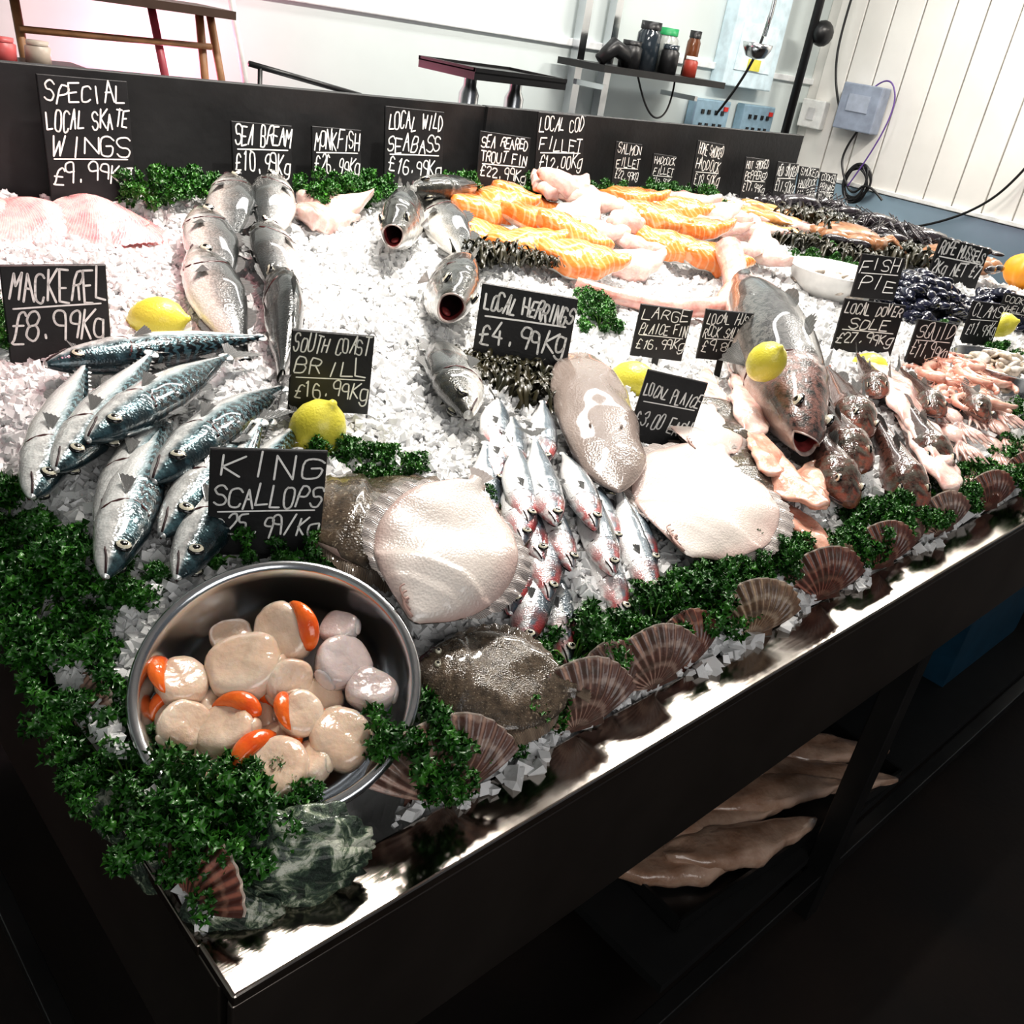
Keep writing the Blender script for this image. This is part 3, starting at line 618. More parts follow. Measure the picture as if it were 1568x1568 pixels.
# ------------------------------------------------------------ shells
def shellmesh(name,R,mat,seed=0):
    mb=MB();rows=[];N=90;K=14
    for i in range(N+1):
        a=-1.08+2.16*i/N;rid=math.cos(i/N*2*pi*13)
        Rm=R*(1-.10*(abs(a)/1.08)**3)*(1+.012*rid+.03*noise.noise(Vector((a*2,seed,0))))
        rows.append([Vector((Rm*k*math.sin(a),-.30*R*math.sin(pi*min(.98,k*.75+.05))*math.cos(a*.9)-.022*R*rid*k,Rm*k*math.cos(a))) for k in np.linspace(0.02,1,K)])
    uv=[[(i/N,k/(K-1)) for k in range(K)] for i in range(N+1)]
    mb.grid(rows,mat,uvs=uv);mb.grid([[p+Vector((0,.004,0)) for p in r] for r in rows],simple('shell_inner',(.7,.6,.52),.3),uvs=uv)
    for sx in(-1,1): mb.add([(0,-.03*R,-.03*R),(sx*.42*R,-.02*R,-.02*R),(sx*.36*R,-.06*R,.26*R),(0,-.1*R,.2*R)],[(0,1,2,3)],mat)
    return mb.mesh(name)
def shellmat(name,c1,c2,c3):
    t=NT(name);uv=t.n('ShaderNodeUVMap');sp=t.n('ShaderNodeSeparateXYZ');t.l(uv.outputs[0],sp.inputs[0])
    rid=t.math('SINE',t.math('MULTIPLY',sp.outputs[0],2*pi*13));col=t.mix(t.ramp(rid,[(0.,0.),(.9,1.)]),c1,c2)
    cz=t.math('SINE',t.math('ADD',t.math('MULTIPLY',sp.outputs[1],22.),t.math('MULTIPLY',t.noise(30,3),8.)))
    col=t.mix(t.math('MULTIPLY',t.ramp(cz,[(.3,0.),(.9,1.)]),.35),col,c3)
    col=t.mix(t.ramp(t.noise(45,6,rough=.7),[(.45,0.),(.65,.85)]),col,(.09,.06,.045))
    t.bump(t.noise(200,3),.4,.002);t.set(Base_Color=col,Roughness=.38,Coat_Weight=.35);return t.m
SM=[shellmat('scallop_shell_brown',(.14,.07,.055),(.52,.33,.26),(.64,.49,.4)),shellmat('scallop_shell_red',(.11,.035,.025),(.42,.17,.12),(.48,.28,.2)),shellmat('scallop_shell_tan',(.20,.12,.075),(.56,.42,.29),(.68,.56,.43))]
sme=[shellmesh('scallop_shell_mesh%d'%i,.085,SM[i],i*3.) for i in range(3)]
for i,(x,yw,le,k,s_) in enumerate([(.235,-22,-14,0,1.05),(.405,-20,-12,0,1.),(.46,-5,-25,0,.9),(.53,-22,-12,0,.95),(.60,-10,-30,1,.8),(.72,-25,-12,2,.95),(.885,-28,-10,1,.95),(.95,0,-30,2,.7),(1.05,-25,-12,1,.9),(1.16,-10,-30,0,.7),(1.26,-25,-12,0,.9),(1.44,-25,-12,1,.9),(1.62,-25,-18,1,.9),(1.80,-25,-18,0,.9),(2.0,-25,-18,1,.9)]):
    M=Matrix.Translation((x,.062,TZ+.004))@Matrix.Rotation(math.radians(yw),4,'Z')@Matrix.Rotation(math.radians(le),4,'X')@Matrix.Rotation(math.radians(random.uniform(-22,0)),4,'Y')@Matrix.Scale(s_,4)
    mkobj('scallop_shell',sme[k],M)
for x,y,yw,k,s_ in [(.012,.085,-80,1,.75),(.012,.30,-95,0,.8)]:
    mkobj('scallop_shell',sme[k],Matrix.Translation((x,y,TZ+.0))@Matrix.Rotation(math.radians(yw),4,'Z')@Matrix.Rotation(math.radians(-25),4,'X')@Matrix.Scale(s_,4))
t=NT('oyster_mat');n1=t.noise(46,5,rough=.62,dist=1.2);t.set(Base_Color=t.ramp(n1,[(.40,(.02,.035,.025)),(.48,(.06,.10,.065)),(.53,(.24,.30,.20)),(.59,(.66,.68,.57))]),Roughness=.4,Coat_Weight=.4);t.bump(t.noise(60,6,rough=.7),1.,.008);M_oy=t.m
def oyster(name,sx,sy,sz,seed):
    mb=MB();rows=[]
    for i in range(35):
        a=pi*i/34;rr=[]
        for j in range(72):
            b=2*pi*j/72;d=Vector((math.sin(a)*math.cos(b),math.sin(a)*math.sin(b),math.cos(a)))
            k=1+.22*noise.noise(d*1.6+Vector((seed,0,0)))+.08*noise.noise(d*5+Vector((seed,0,0)))+.05*math.sin((d.z+.4*d.x)*24+3*noise.noise(d*3))
            rr.append(Vector((d.x*sx*k*(1+.25*d.x),d.y*sy*k,d.z*sz*k)))
        rows.append(rr)
    mb.grid(rows,M_oy,True);return mb.mesh(name)
oy=[oyster('oyster_mesh%d'%i,.056,.022,.036,i*4.) for i in range(3)]
for x,y,z,rz,ry,s_,k in [(.080,.066,.028,-28,-6,1.05,0),(.025,.066,.008,-40,10,.62,1),(.012,.215,.0,-80,0,.9,2),(.012,.15,-.005,-80,0,.7,0)]:
    mkobj('oyster_shell',oy[k],Matrix.Translation((x,y,TZ+z))@Matrix.Rotation(math.radians(rz),4,'Z')@Matrix.Rotation(math.radians(ry),4,'Y')@Matrix.Rotation(math.radians(-25),4,'X')@Matrix.Scale(s_,4))
# ------------------------------------------------------------ parsley
t=NT('parsley_leaf');t.set(Base_Color=t.ramp(t.noise(45,3),[(.3,(.010,.060,.007)),(.55,(.030,.135,.014)),(.8,(.09,.30,.03))]),Roughness=.40,Coat_Weight=.15);M_par=t.m
M_stem=simple('parsley_stem',(.12,.28,.04),.4)
def parsley(name,R,seed,nl=560):
    rnd=random.Random(seed);mb=MB()
    cl=[]
    for _ in range(16):
        th=rnd.uniform(0,2*pi);ph=math.acos(rnd.uniform(-.1,1));r=R*rnd.uniform(.55,1.05)
        cl.append((Vector((math.sin(ph)*math.cos(th)*r*1.1,math.sin(ph)*math.sin(th)*r*1.1,math.cos(ph)*r*.85)),R*rnd.uniform(.24,.40)))
    for q in range(nl):
        cc,cr=cl[q%16];d=Vector((rnd.gauss(0,1),rnd.gauss(0,1),rnd.gauss(.3,1))).normalized();c=cc+d*cr*rnd.uniform(.5,1)
        n=(d+Vector((rnd.uniform(-.9,.9),rnd.uniform(-.9,.9),rnd.uniform(-.5,.9)))).normalized();a=n.orthogonal().normalized();b=n.cross(a)
        s=rnd.uniform(.003,.006);vs=[c];K=10;ph0=rnd.uniform(0,6)
        for j in range(K):
            g=2*pi*j/K;rr=s*(1.2 if j%2 else .55);vs.append(c+(a*math.cos(g)+b*math.sin(g))*rr+n*(s*.6*math.sin(g*3+ph0)+s*.3*(j%2)))
        mb.add(vs,[(0,1+j,1+(j+1)%K) for j in range(K)],M_par)
    for cc,cr in cl[:10]: mb.tube([Vector((0,0,-.012)),cc*.5+Vector((0,0,.004)),cc],.0011,M_stem,5)
    return mb.mesh(name)
pm=[parsley('parsley_mesh%d'%i,.045,i*3+1) for i in range(6)]
PP=[(.03,.54,.01,1.1),(.02,.47,.01,1.1),(.01,.41,.01,1.),(.06,.42,.01,.9),(.01,.35,.01,1.),(.04,.355,.0,.9),(.01,.30,-.01,1.),(.01,.25,-.02,.9),(.012,.20,-.02,.85),(.015,.15,-.02,.85),(.09,.37,.0,.8),(.02,.60,.01,1.),(.01,.50,.01,1.),(.03,.45,.03,1.),
(.055,.10,.02,.95),(.035,.125,.015,.95),(.03,.09,.0,.8),(.085,.105,.02,.72),
(.215,.080,.045,1.0),(.235,.072,.02,.8),(.29,.085,.0,.7),(.32,.09,.0,.7)]
for x,y in [(.36,.085),(.44,.11),(.49,.105),(.57,.105),(.62,.11),(.67,.10),(.71,.115),(.76,.11),(.81,.115),(.85,.12),(.90,.10),(.99,.09),(1.04,.09),(1.10,.11),(1.15,.10),(1.22,.09),(1.30,.09),(1.37,.09),(1.45,.10),(1.52,.08),(1.56,.07),(1.62,.10),(1.68,.11),(1.76,.10),(1.84,.11),(1.92,.1),(2.02,.1),(2.1,.1)]: PP.append((x,y,.018,random.uniform(.8,1.1)))
for x,y in [(.25,.335),(.20,.37),(.385,.50),(.44,.435),(.41,.455)]: PP.append((x,y,.005,.75))
PP.append((.508,.316,.02,.55))
for x,y in [(.50,1.28),(.56,1.28),(.61,1.28),(.845,1.28),(.90,1.28),(.955,1.28),(1.0,1.29),(1.18,1.28),(1.23,1.28),(1.42,1.29),(1.48,1.28),(1.68,1.28),(1.74,1.28),(1.89,1.28),(1.96,1.28),(2.1,1.26),(2.05,1.2),(1.98,1.27),(.05,1.25)]: PP.append((x,y,.03,random.uniform(.9,1.15)))
for x,y in [(1.09,.70),(1.12,.74),(1.15,.78),(.10,.86),(.06,.84),(.12,.90),(1.98,.46),(2.05,.47),(1.81,.17),(2.15,.35),(2.1,.9),(2.2,.85),(2.15,.8),(2.28,.95),(2.0,1.0)]: PP.append((x,y,.01,.8))
for i,(x,y,dz,s_) in enumerate(PP):
    z=ice(x,max(y,.06))-.05*(1-ss(0,.12,x))*ss(.1,.3,y)+dz+.005
    mkobj('parsley_bunch',pm[i%6],Matrix.Translation((max(x,.012),y,TZ+z))@Matrix.Rotation(random.uniform(0,6),4,'Z')@Matrix.Rotation(random.uniform(-.3,.3),4,'X')@Matrix.Scale(s_,4))
# ------------------------------------------------------------ seaweed
t=NT('seaweed_mat');t.set(Base_Color=t.ramp(t.noise(30,3),[(.3,(.006,.009,.004)),(.7,(.035,.028,.010))]),Roughness=.35,Coat_Weight=.1);M_sw=t.m
def seaweed(name,R,n,seed):
    rnd=random.Random(seed);mb=MB()
    for q in range(n):
        th=rnd.uniform(0,2*pi);p=Vector((rnd.uniform(-1,1)*R*.5,rnd.uniform(-1,1)*R*.5,rnd.uniform(0,.015)));w=rnd.uniform(.003,.006);rows=[];z=p.z
        for k in range(10):
            th+=rnd.uniform(-.7,.7);p=p+Vector((math.cos(th),math.sin(th),0))*R*.10;zz=z+.018*math.sin(k*.9+seed+q)
            sd=Vector((-math.sin(th),math.cos(th),rnd.uniform(-.8,.8)));ww=w*(1-.5*abs(k/9-.4))*(1.25 if k%2 else .8)
            rows.append([Vector((p.x,p.y,zz))-sd*ww,Vector((p.x,p.y,zz+.003)),Vector((p.x,p.y,zz))+sd*ww])
        mb.grid(rows,M_sw)
    return mb.mesh(name)
sw=[seaweed('seaweed_mesh%d'%i,.09,90,i) for i in range(2)]
for x,y,z,s_ in [(.77,.58,.01,.95),(.82,.54,.01,.85),(.74,.62,.01,.7),(1.05,.96,.04,.8),(1.12,.92,.045,.5),(2.2,1.0,.02,.9),(2.45,1.1,.03,1.2),(2.3,.9,.02,1.1),(2.55,.85,.03,1.2)]:
    mkobj('seaweed_clump',sw[int(x*10)%2],Matrix.Translation((x,y,TZ+ice(x,y)+z))@Matrix.Rotation(x*20,4,'Z')@Matrix.Scale(s_,4))
# ------------------------------------------------------------ lemons
t=NT('lemon_peel');t.set(Base_Color=t.ramp(t.noise(12,3),[(.3,(.62,.55,.05)),(.7,(.76,.70,.13))]),Roughness=.35,Coat_Weight=.2);t.bump(t.noise(260,2),.4,.002);M_lem=t.m
mb=MB();pr=[(.0005,-.045),(.005,-.044),(.008,-.041),(.018,-.035),(.027,-.023),(.032,-.008),(.033,.004),(.030,.018),(.022,.031),(.011,.039),(.006,.043),(.004,.047),(.0005,.048)]
mb.lathe(pr,M_lem,32);lm=mb.mesh('lemon_mesh')
for x,y,z,rx,ry,s_ in [(.385,.530,.022,25,30,1.05),(.325,.85,.02,80,50,.95),(1.06,.335,.132,35,-20,.88),(.975,.515,.02,80,20,.95),(1.60,.41,.02,80,10,.9),(2.22,.40,.06,60,10,.9)]:
    mkobj('lemon',lm,Matrix.Translation((x,y,TZ+ice(x,y)+z))@Matrix.Rotation(math.radians(ry),4,'Z')@Matrix.Rotation(math.radians(rx),4,'X')@Matrix.Scale(s_,4))
# ------------------------------------------------------------ shellfish on the right
def bowlobj(name,x,y,z,R,H,mat):
    mb=MB();mb.lathe([(.001,0),(R*.65,0),(R*.9,H*.5),(R,H),(R*1.04,H*1.03),(R*1.06,H),(R*1.02,H*.95),(R*.93,H*.48),(R*.67,-.006),(.001,-.006)],mat,48)
    return mb.obj(name,True,Matrix.Translation((x,y,TZ+ice(x,y)+z)))
M_wb=simple('white_enamel',(.8,.8,.78),.25)
bowlobj('white_bowl',1.96,.72,.01,.115,.06,M_wb);bowlobj('clam_bowl',1.98,.28,-.01,.11,.06,M_bowl)
def bival(s,L,mat,M):
    rows=[]
    for i in range(7):
        a=pi*i/6;rows.append([M@Vector((L*.5*math.cos(a)*(1),L*.28*math.sin(a)*math.cos(b)*(1.25-.35*math.cos(a)),L*.2*math.sin(a)*math.sin(b))) for b in [2*pi*j/12 for j in range(12)]])
    s.grid(rows,mat,True)
def pile(name,x,y,z,rx,ry,h,n,L,mats,seed):
    rnd=random.Random(seed);mb=MB()
    for _ in range(n):
        r=math.sqrt(rnd.random());th=rnd.uniform(0,2*pi);p=Vector((rx*r*math.cos(th),ry*r*math.sin(th),h*(1-r*r)*rnd.uniform(.5,1)))
        M=Matrix.Translation(p)@Matrix.Rotation(rnd.uniform(0,6),4,'Z')@Matrix.Rotation(rnd.uniform(-.8,.8),4,'X')@Matrix.Rotation(rnd.uniform(-.5,.5),4,'Y')
        bival(mb,L*rnd.uniform(.8,1.15),rnd.choice(mats),M)
    return mb.obj(name,True,Matrix.Translation((x,y,TZ+ice(x,y)+z)))
M_mus=simple('mussel_shell',(.012,.014,.03),.18,0,.6,60,coat=.6);M_clam=simple('clam_shell',(.45,.38,.3),.4,0,.5,90);M_clam2=simple('clam_shell_pale',(.62,.56,.5),.4,0,.4,90)
pile('mussel_pile',2.22,.62,.0,.20,.11,.09,260,.055,[M_mus],1);pile('mussel_pile',2.5,.5,.0,.15,.12,.08,140,.055,[M_mus],4)
pile('clam_pile',1.98,.28,.02,.10,.10,.05,110,.035,[M_clam,M_clam2],2)
pile('cockle_pile',1.96,.72,.03,.10,.10,.03,80,.03,[M_clam2],3)
pile('whelk_pile',2.35,.28,.0,.18,.1,.05,160,.04,[M_clam,M_clam2],6)
M_pr=flesh('prawn_shell',(.60,.22,.16),(.82,.54,.44));M_sq=flesh('squid_flesh',(.58,.32,.28),(.78,.60,.54))
def prawnpile(name,x,y,rx,ry,n,seed,mat):
    rnd=random.Random(seed);mb=MB()
    for _ in range(n):
        r=math.sqrt(rnd.random());t0=rnd.uniform(0,6.3);p=Vector((rx*r*math.cos(t0),ry*r*math.sin(t0),.02+.03*(1-r)))
        th=rnd.uniform(0,6.3);pts=[];ra=[];sg=rnd.choice((-1,1))
        for k in range(11):
            th+=sg*.22;p=p+Vector((math.cos(th),math.sin(th),.03*math.cos(k*.5)))*.009;pts.append(p.copy());ra.append((.011+.0016*(k%2))*(1-.65*k/10))
        mb.tube(pts,ra,mat,8)
        h=pts[0];d=(pts[0]-pts[1]).normalized()
        for s_ in (-.4,.0,.4): mb.tube([h,h+d*.03+Vector((s_*.02,.01*s_,.008)),h+d*.06+Vector((s_*.05,.03*s_,.0))],.0006,mat,4)
        mb.ell(h+Vector((0,.004,.005)),(.0022,.0022,.0022),M_pup)
    return mb.obj(name,True,Matrix.Translation((x,y,TZ+ice(x,y))))
prawnpile('prawn_pile',1.70,.28,.08,.08,32,3,M_pr);prawnpile('prawn_pile',1.82,.33,.08,.08,30,8,M_pr)
for i,(x,y,a) in enumerate([(1.5,.16,50),(1.56,.19,60),(1.60,.12,45),(1.68,.14,50),(1.74,.19,65),(1.47,.11,40),(1.58,.25,55),(1.66,.20,40)]):
    mb=MB();pts=[Vector((.16*q/10,0,.02+.004*math.sin(q))) for q in range(11)];mb.tube(pts,[.006,.018,.024,.027,.028,.027,.025,.022,.018,.012,.004],M_sq,12,.55)
    for q in range(8): 
        aa=-.5+q/7;mb.tube([Vector((0,0,.02)),Vector((-.03,.02*aa*2,.018)),Vector((-.07,.05*aa+.01*math.sin(q*3),.012))],[.005,.004,.001],M_sq,6)
    for s_ in(-1,1): mb.add([(.10,s_*.02,.022),(.165,0,.022),(.15,s_*.05,.018)],[(0,1,2)],M_sq)
    mb.obj('squid',True,Matrix.Translation((x,y,TZ+ice(x,y)+.005))@Matrix.Rotation(math.radians(a),4,'Z'))
for h,tl,r in [((1.50,.21),(1.68,.40),10),((1.62,.17),(1.80,.34),-20),((1.43,.30),(1.62,.46),20)]: put('red_gurnard',m_gur,h,tl,r,.04,.03,.75)
M_crab=simple('crab_shell',(.32,.15,.07),.35,0,.4,40,coat=.4,bump=.4);M_lob=simple('lobster_shell',(.03,.025,.03),.25,0,.6,50,coat=.5,bump=.4)
M_smk=flesh('smoked_fillet',(.50,.20,.05),(.74,.42,.18))
m_smk=filletmesh('smoked_mesh',.3,.075,.025,M_smk,.3,.3,seed=21)
for i,(x,y,a,z,me) in enumerate([(2.10,1.18,-45,.04,m_sole),(2.18,1.14,-45,.045,m_smk),(2.26,1.12,-42,.04,m_smk),(2.32,1.06,-45,.04,m_sole),(2.22,1.20,-48,.03,m_smk),(2.42,1.16,-45,.03,m_smk),(2.16,1.06,-40,.035,m_smk),(2.08,1.08,-40,.04,m_sole)]): lay('smoked_haddock_fillet' if me is m_smk else 'white_fish_fillet',me,x,y,a,z,6,0,1.)
def crustacean(name,x,y,a,L,mat,lob):
    mb=MB()
    if lob:
        mb.tube([(-.02,0,.03),(.0,0,.032),(.05*L,0,.035),(.2*L,0,.035),(.38*L,0,.03),(.42*L,0,.026)],[.004,.02*L*4,.09*L,.11*L,.10*L,.06*L],mat,14,.8)
        for k in range(6): mb.tube([((.42+.085*k)*L,0,.026-.001*k),((.47+.085*k)*L,0,.027-.001*k),((.51+.085*k)*L,0,.024)],[.085*L*(1-.07*k),.095*L*(1-.07*k),.07*L*(1-.07*k)],mat,14,.7)
        for k in range(5):
            aa=-.7+.35*k;mb.ell((.95*L+.06*L*math.cos(aa),.09*L*math.sin(aa),.02),(.08*L,.035*L,.006),mat,)
        for s_ in(-1,1):
            mb.tube([(.05*L,s_*.08*L,.02),(-.1*L,s_*.2*L,.03),(-.2*L,s_*.18*L,.03)],[.03*L,.028*L,.04*L],mat,8)
            mb.ell((-.32*L,s_*.17*L,.035),(.15*L,.07*L,.05*L),mat);mb.ell((-.36*L,s_*.09*L,.035),(.11*L,.03*L,.03*L),mat)
            for q in range(3): mb.tube([(-.02,s_*.006,.035),(-.15*L,s_*(.1+.1*q)*L,.08),(.1*L*q,s_*.5*L,.03)],.0015,mat,5)
    else:
        mb.ell((0,0,.035),(.07,.10,.03),mat,nu=24,nv=12)
        for s_ in(-1,1):
            mb.tube([(-.04,s_*.06,.03),(-.09,s_*.10,.035),(-.12,s_*.07,.035)],[.014,.016,.02],mat,8);mb.ell((-.135,s_*.035,.035),(.025,.045,.022),mat);mb.ell((-.155,s_*.03,.035),(.012,.04,.012),M_lob)
    for s_ in(-1,1):
        for k in range(4):
            bx=(.1+.08*k)*L if lob else -.02+.025*k;b0=.08*L if lob else .08
            mb.tube([(bx,s_*b0,.02),(bx+.01*k,s_*(b0+.05),.045),(bx+.015*k,s_*(b0+.09),.02),(bx+.02*k,s_*(b0+.12),.002)],[.007,.006,.004,.0015],mat,6)
    return mb.obj(name,True,Matrix.Translation((x,y,TZ+ice(x,y)+.01))@Matrix.Rotation(math.radians(a),4,'Z'))
for x,y,a in [(2.62,1.2,150),(2.7,1.08,-30),(2.55,1.0,140),(2.8,.95,-40)]: crustacean('lobster',x,y,a,.3,M_lob,True)
for x,y,a in [(2.45,.98,30),(2.75,.8,90)]: crustacean('brown_crab',x,y,a,.2,M_crab,False)
# ------------------------------------------------------------ tray with fillets under the counter
mb=MB();mb.box((0,0,0),(.74,.30,.008),M_dsteel)
for c,d in [((0,.15,.015),(.74,.006,.03)),((0,-.15,.015),(.74,.006,.03)),((.37,0,.015),(.006,.30,.03)),((-.37,0,.015),(.006,.30,.03))]: mb.box(c,d,M_dsteel)
mb.obj('fish_tray',False,Matrix.Translation((1.28,.225,.152))@Matrix.Rotation(math.radians(-4),4,'Z'))
m_df=[filletmesh('shelf_fillet_mesh%d'%i,.36,.12,.035,F_dark,b,.3,None,seed=30+i,taper=.4) for i,b in enumerate((.15,-.15,.2))]
for i,(x,y,a,z) in enumerate([(1.03,.17,-25,.185),(1.12,.22,-22,.19),(1.22,.27,-20,.20),(1.32,.30,-25,.205),(1.44,.15,-35,.19),(1.52,.20,-40,.19),(1.14,.13,-20,.20),(1.30,.18,-25,.20)]):
    mkobj('white_fish_fillet',m_df[i%3],Matrix.Translation((x,y,z))@Matrix.Rotation(math.radians(a),4,'Z'))
# ------------------------------------------------------------ room
WBK,WRT=2.6,4.7
M_wall=simple('wall_paint',(.64,.70,.69),.5,0,.04,3)
M_plank=simple('plank_white',(.80,.78,.74),.25,0,.05,4,coat=.4)
t=NT('floor_dark');t.set(Base_Color=t.ramp(t.noise(3,5),[(.3,(.006,.004,.0035)),(.7,(.020,.011,.007))]),Roughness=.7);t.bump(t.noise(60,4),.3,.003);M_floor=t.m
def room(name,boxes,mat,bev=0):
    mb=MB()
    for c,d in boxes: mb.box(c,d,mat)
    o=mb.obj(name,False)
    if bev: b=o.modifiers.new('b','BEVEL');b.width=bev;b.segments=2
    return o
room('floor',[((1.5,0,-.05),(9,7,.1))],M_floor)
room('ceiling',[((1.5,.8,3.05),(9,4,.1))],simple('ceiling_white',(.6,.6,.6),.7))
room('wall_back',[((1.3,WBK+.05,1.5),(7.0,.1,3.0))],M_wall)
room('trim_1',[((1.3,WBK-.008,TZ+.60+.0),(6.9,.02,.03))],simple('trim_white',(.8,.82,.82),.4),.004)
room('wall_right',[((WRT+.06,.2,1.5),(.1,4.8,3.0))]+[((WRT-.002,-2.1+.152*i,2.03),(.024,.145,1.98)) for i in range(31)],M_plank,.004)
room('wall_right_splash',[((WRT-.006,.3,.52),(.03,4.5,1.0))],simple('splash_steel',(.42,.55,.66),.28,.7,.1,3))
room('trim_2',[((WRT-.02,.3,1.035),(.03,4.5,.02))],M_wb,.003)
room('wall_left',[((-2.6,.8,1.5),(.1,3.8,3.0))],M_wall)
room('work_bench',[((1.4,1.9,TZ+.15),(3.2,.5,.04)),((-.1,1.9,(TZ+.13)/2),(.05,.45,TZ+.13)),((2.9,1.9,(TZ+.13)/2),(.05,.45,TZ+.13))],simple('bench_steel',(.4,.42,.44),.3,.8),.003)
mb=MB();MC=simple('crate_blue',(.015,.07,.12),.4)
for c,d in [((0,0,.01),(.5,.34,.02)),((0,.165,.13),(.5,.012,.24)),((0,-.165,.13),(.5,.012,.24)),((.245,0,.13),(.012,.34,.24)),((-.245,0,.13),(.012,.34,.24)),((0,-.175,.24),(.52,.02,.02)),((0,.175,.24),(.52,.02,.02)),((-.255,0,.24),(.02,.36,.02)),((.255,0,.24),(.02,.36,.02))]: mb.box(c,d,MC)
mb.obj('plastic_crate',False,Matrix.Translation((2.35,.32,.146)))
M_blk=simple('black_plastic',(.015,.015,.016),.35)
sc_=empty('weighing_scale',(1.68,1.75,TZ+.17));
def child(mb,name,par,smooth=True):
    o=mb.obj(name,smooth,None,par);o.matrix_parent_inverse=Matrix.Translation(-Vector(par.location));return o
mb=MB();mb.box((1.68,1.75,TZ+.495),(.34,.24,.022),M_blk)
for c,d in [((1.68,1.632,TZ+.508),(.34,.008,.010)),((1.68,1.868,TZ+.508),(.34,.008,.010)),((1.514,1.75,TZ+.508),(.008,.24,.010)),((1.846,1.75,TZ+.508),(.008,.24,.010))]: mb.box(c,d,M_blk)
child(mb,'platter',sc_,False)
mb=MB()
for x in(1.60,1.77): mb.lathe([(.028,0),(.028,.27),(.018,.29),(.018,.32)],M_bowl,20,None,(x,1.75,TZ+.17))
child(mb,'posts',sc_);mb=MB();mb.box((1.69,1.75,TZ+.22),(.36,.26,.08),M_blk);child(mb,'body',sc_,False)
rk=empty('wall_rack_shelf',(3.2,2.45,TZ+.52))
mb=MB();mb.box((3.13,2.43,TZ+.53),(.80,.26,.025),M_blk);child(mb,'board',rk,False)
mb=MB()
for x in(2.84,3.02): mb.box((x,2.56,TZ+.55),(.04,.04,1.3),M_bowl)
for x in(2.84,3.45): mb.box((x,2.48,TZ+.46),(.02,.2,.02),M_bowl)
child(mb,'uprights',rk,False)
def jar(name,x,y,r,h,mat,cap,z=TZ+.543):
    mb=MB();mb.lathe([(.001,0),(r,0),(r,h*.75),(r*.8,h*.82),(r*.8,h*.86)],mat,24);mb.lathe([(r*.86,h*.84),(r*.86,h),(.001,h)],cap,24);return mb.obj(name,True,Matrix.Translation((x,y,z)))
M_gl=simple('jar_glass_dark',(.03,.04,.05),.1,0,.2,5,coat=.5)
jar('storage_jar',3.10,2.42,.05,.18,M_gl,M_blk);jar('storage_jar',3.24,2.44,.05,.17,simple('jar_pale',(.4,.42,.4),.2),simple('cap_green',(.02,.3,.1),.4));jar('storage_jar',3.18,2.36,.04,.11,M_blk,M_gl);jar('spray_bottle',3.44,2.45,.03,.18,simple('bottle_brown',(.15,.05,.02),.2,coat=.5),M_blk);jar('plastic_tub',2.98,2.4,.045,.1,M_blk,M_blk);jar('plastic_tub',3.36,2.38,.03,.08,simple('tub_red',(.4,.06,.04),.4),M_wb)
mb=MB();mb.tube([(2.78,2.38,TZ+.555),(2.83,2.36,TZ+.61),(2.90,2.36,TZ+.59),(2.94,2.38,TZ+.55)],[.025,.035,.03,.02],M_blk,10);mb.obj('hand_scanner')
def panel(name,c,d,mat,extra):
    e=empty(name,c);mb=MB();mb.box(c,d,mat);o=child(mb,'case',e,False);b=o.modifiers.new('b','BEVEL');b.width=.006;b.segments=2
    mb=MB()
    for cc,dd,m in extra: mb.box((c[0]+cc[0],c[1]+cc[1],c[2]+cc[2]),dd,m)
    child(mb,'details',e,False)
panel('fuse_box',(4.02,2.56,TZ+.80),(.42,.08,.55),simple('box_blue',(.66,.80,.86),.4),[((0,-.042,-.1),(.3,.006,.2),simple('box_lid',(.72,.84,.9),.3)),((.0,-.048,-.17),(.1,.006,.05),simple('label_yellow',(.7,.65,.1),.5))])
for i,(x,z) in enumerate([(3.82,.37),(4.22,.37)]):
    panel('wall_socket',(x,2.57,TZ+z),(.28,.05,.17),simple('socket_blue',(.30,.44,.54),.35,.3),[((dx,-.028,dz),(.02,.006,.02),M_blk) for dx in(-.08,-.03,.03,.08) for dz in(-.03,.03)]+[((.1,-.03,.05),(.03,.006,.02),simple('switch_red',(.6,.03,.02),.4))])
panel('junction_box',(4.63,2.22,TZ+.52),(.09,.22,.22),simple('junction_grey',(.3,.34,.42),.35),[((-.047,0,.02),(.006,.12,.08),simple('box_lid2',(.38,.42,.5),.3))])
panel('light_switch',(4.66,2.5,TZ+.45),(.05,.14,.14),M_wb,[((-.028,0,0),(.006,.04,.06),simple('sw_grey',(.6,.6,.6),.3))])
panel('wall_plug',(4.66,1.9,TZ-.02),(.05,.1,.1),M_wb,[((-.028,0,0),(.006,.02,.02),M_blk)])
def cable(name,pts,r,mat):
    cu=bpy.data.curves.new(name,'CURVE');cu.dimensions='3D';sp=cu.splines.new('NURBS');sp.points.add(len(pts)-1)
    for p,q in zip(sp.points,pts): p.co=(*q,1)
    sp.use_endpoint_u=True;sp.order_u=3;cu.bevel_depth=r;cu.bevel_resolution=2;cu.materials.append(mat);o=bpy.data.objects.new(name,cu);COL.objects.link(o)
cable('power_cable',[(4.62,2.42,TZ+1.4),(4.6,2.45,TZ+.9),(4.6,2.4,TZ+.6),(4.62,2.3,TZ+.45)],.006,M_blk)
cable('power_cable',[(4.62,2.2,TZ+.41),(4.62,2.25,TZ+.3),(4.6,2.2,TZ+.2),(4.62,2.12,TZ+.1),(4.6,2.05,TZ+.2),(4.62,1.95,TZ+.12)],.006,M_blk)
cable('power_cable',[(4.62,1.2,TZ+.9),(4.6,1.25,TZ+.5),(4.6,1.5,TZ+.1),(4.62,1.9,TZ-.02)],.006,M_blk)
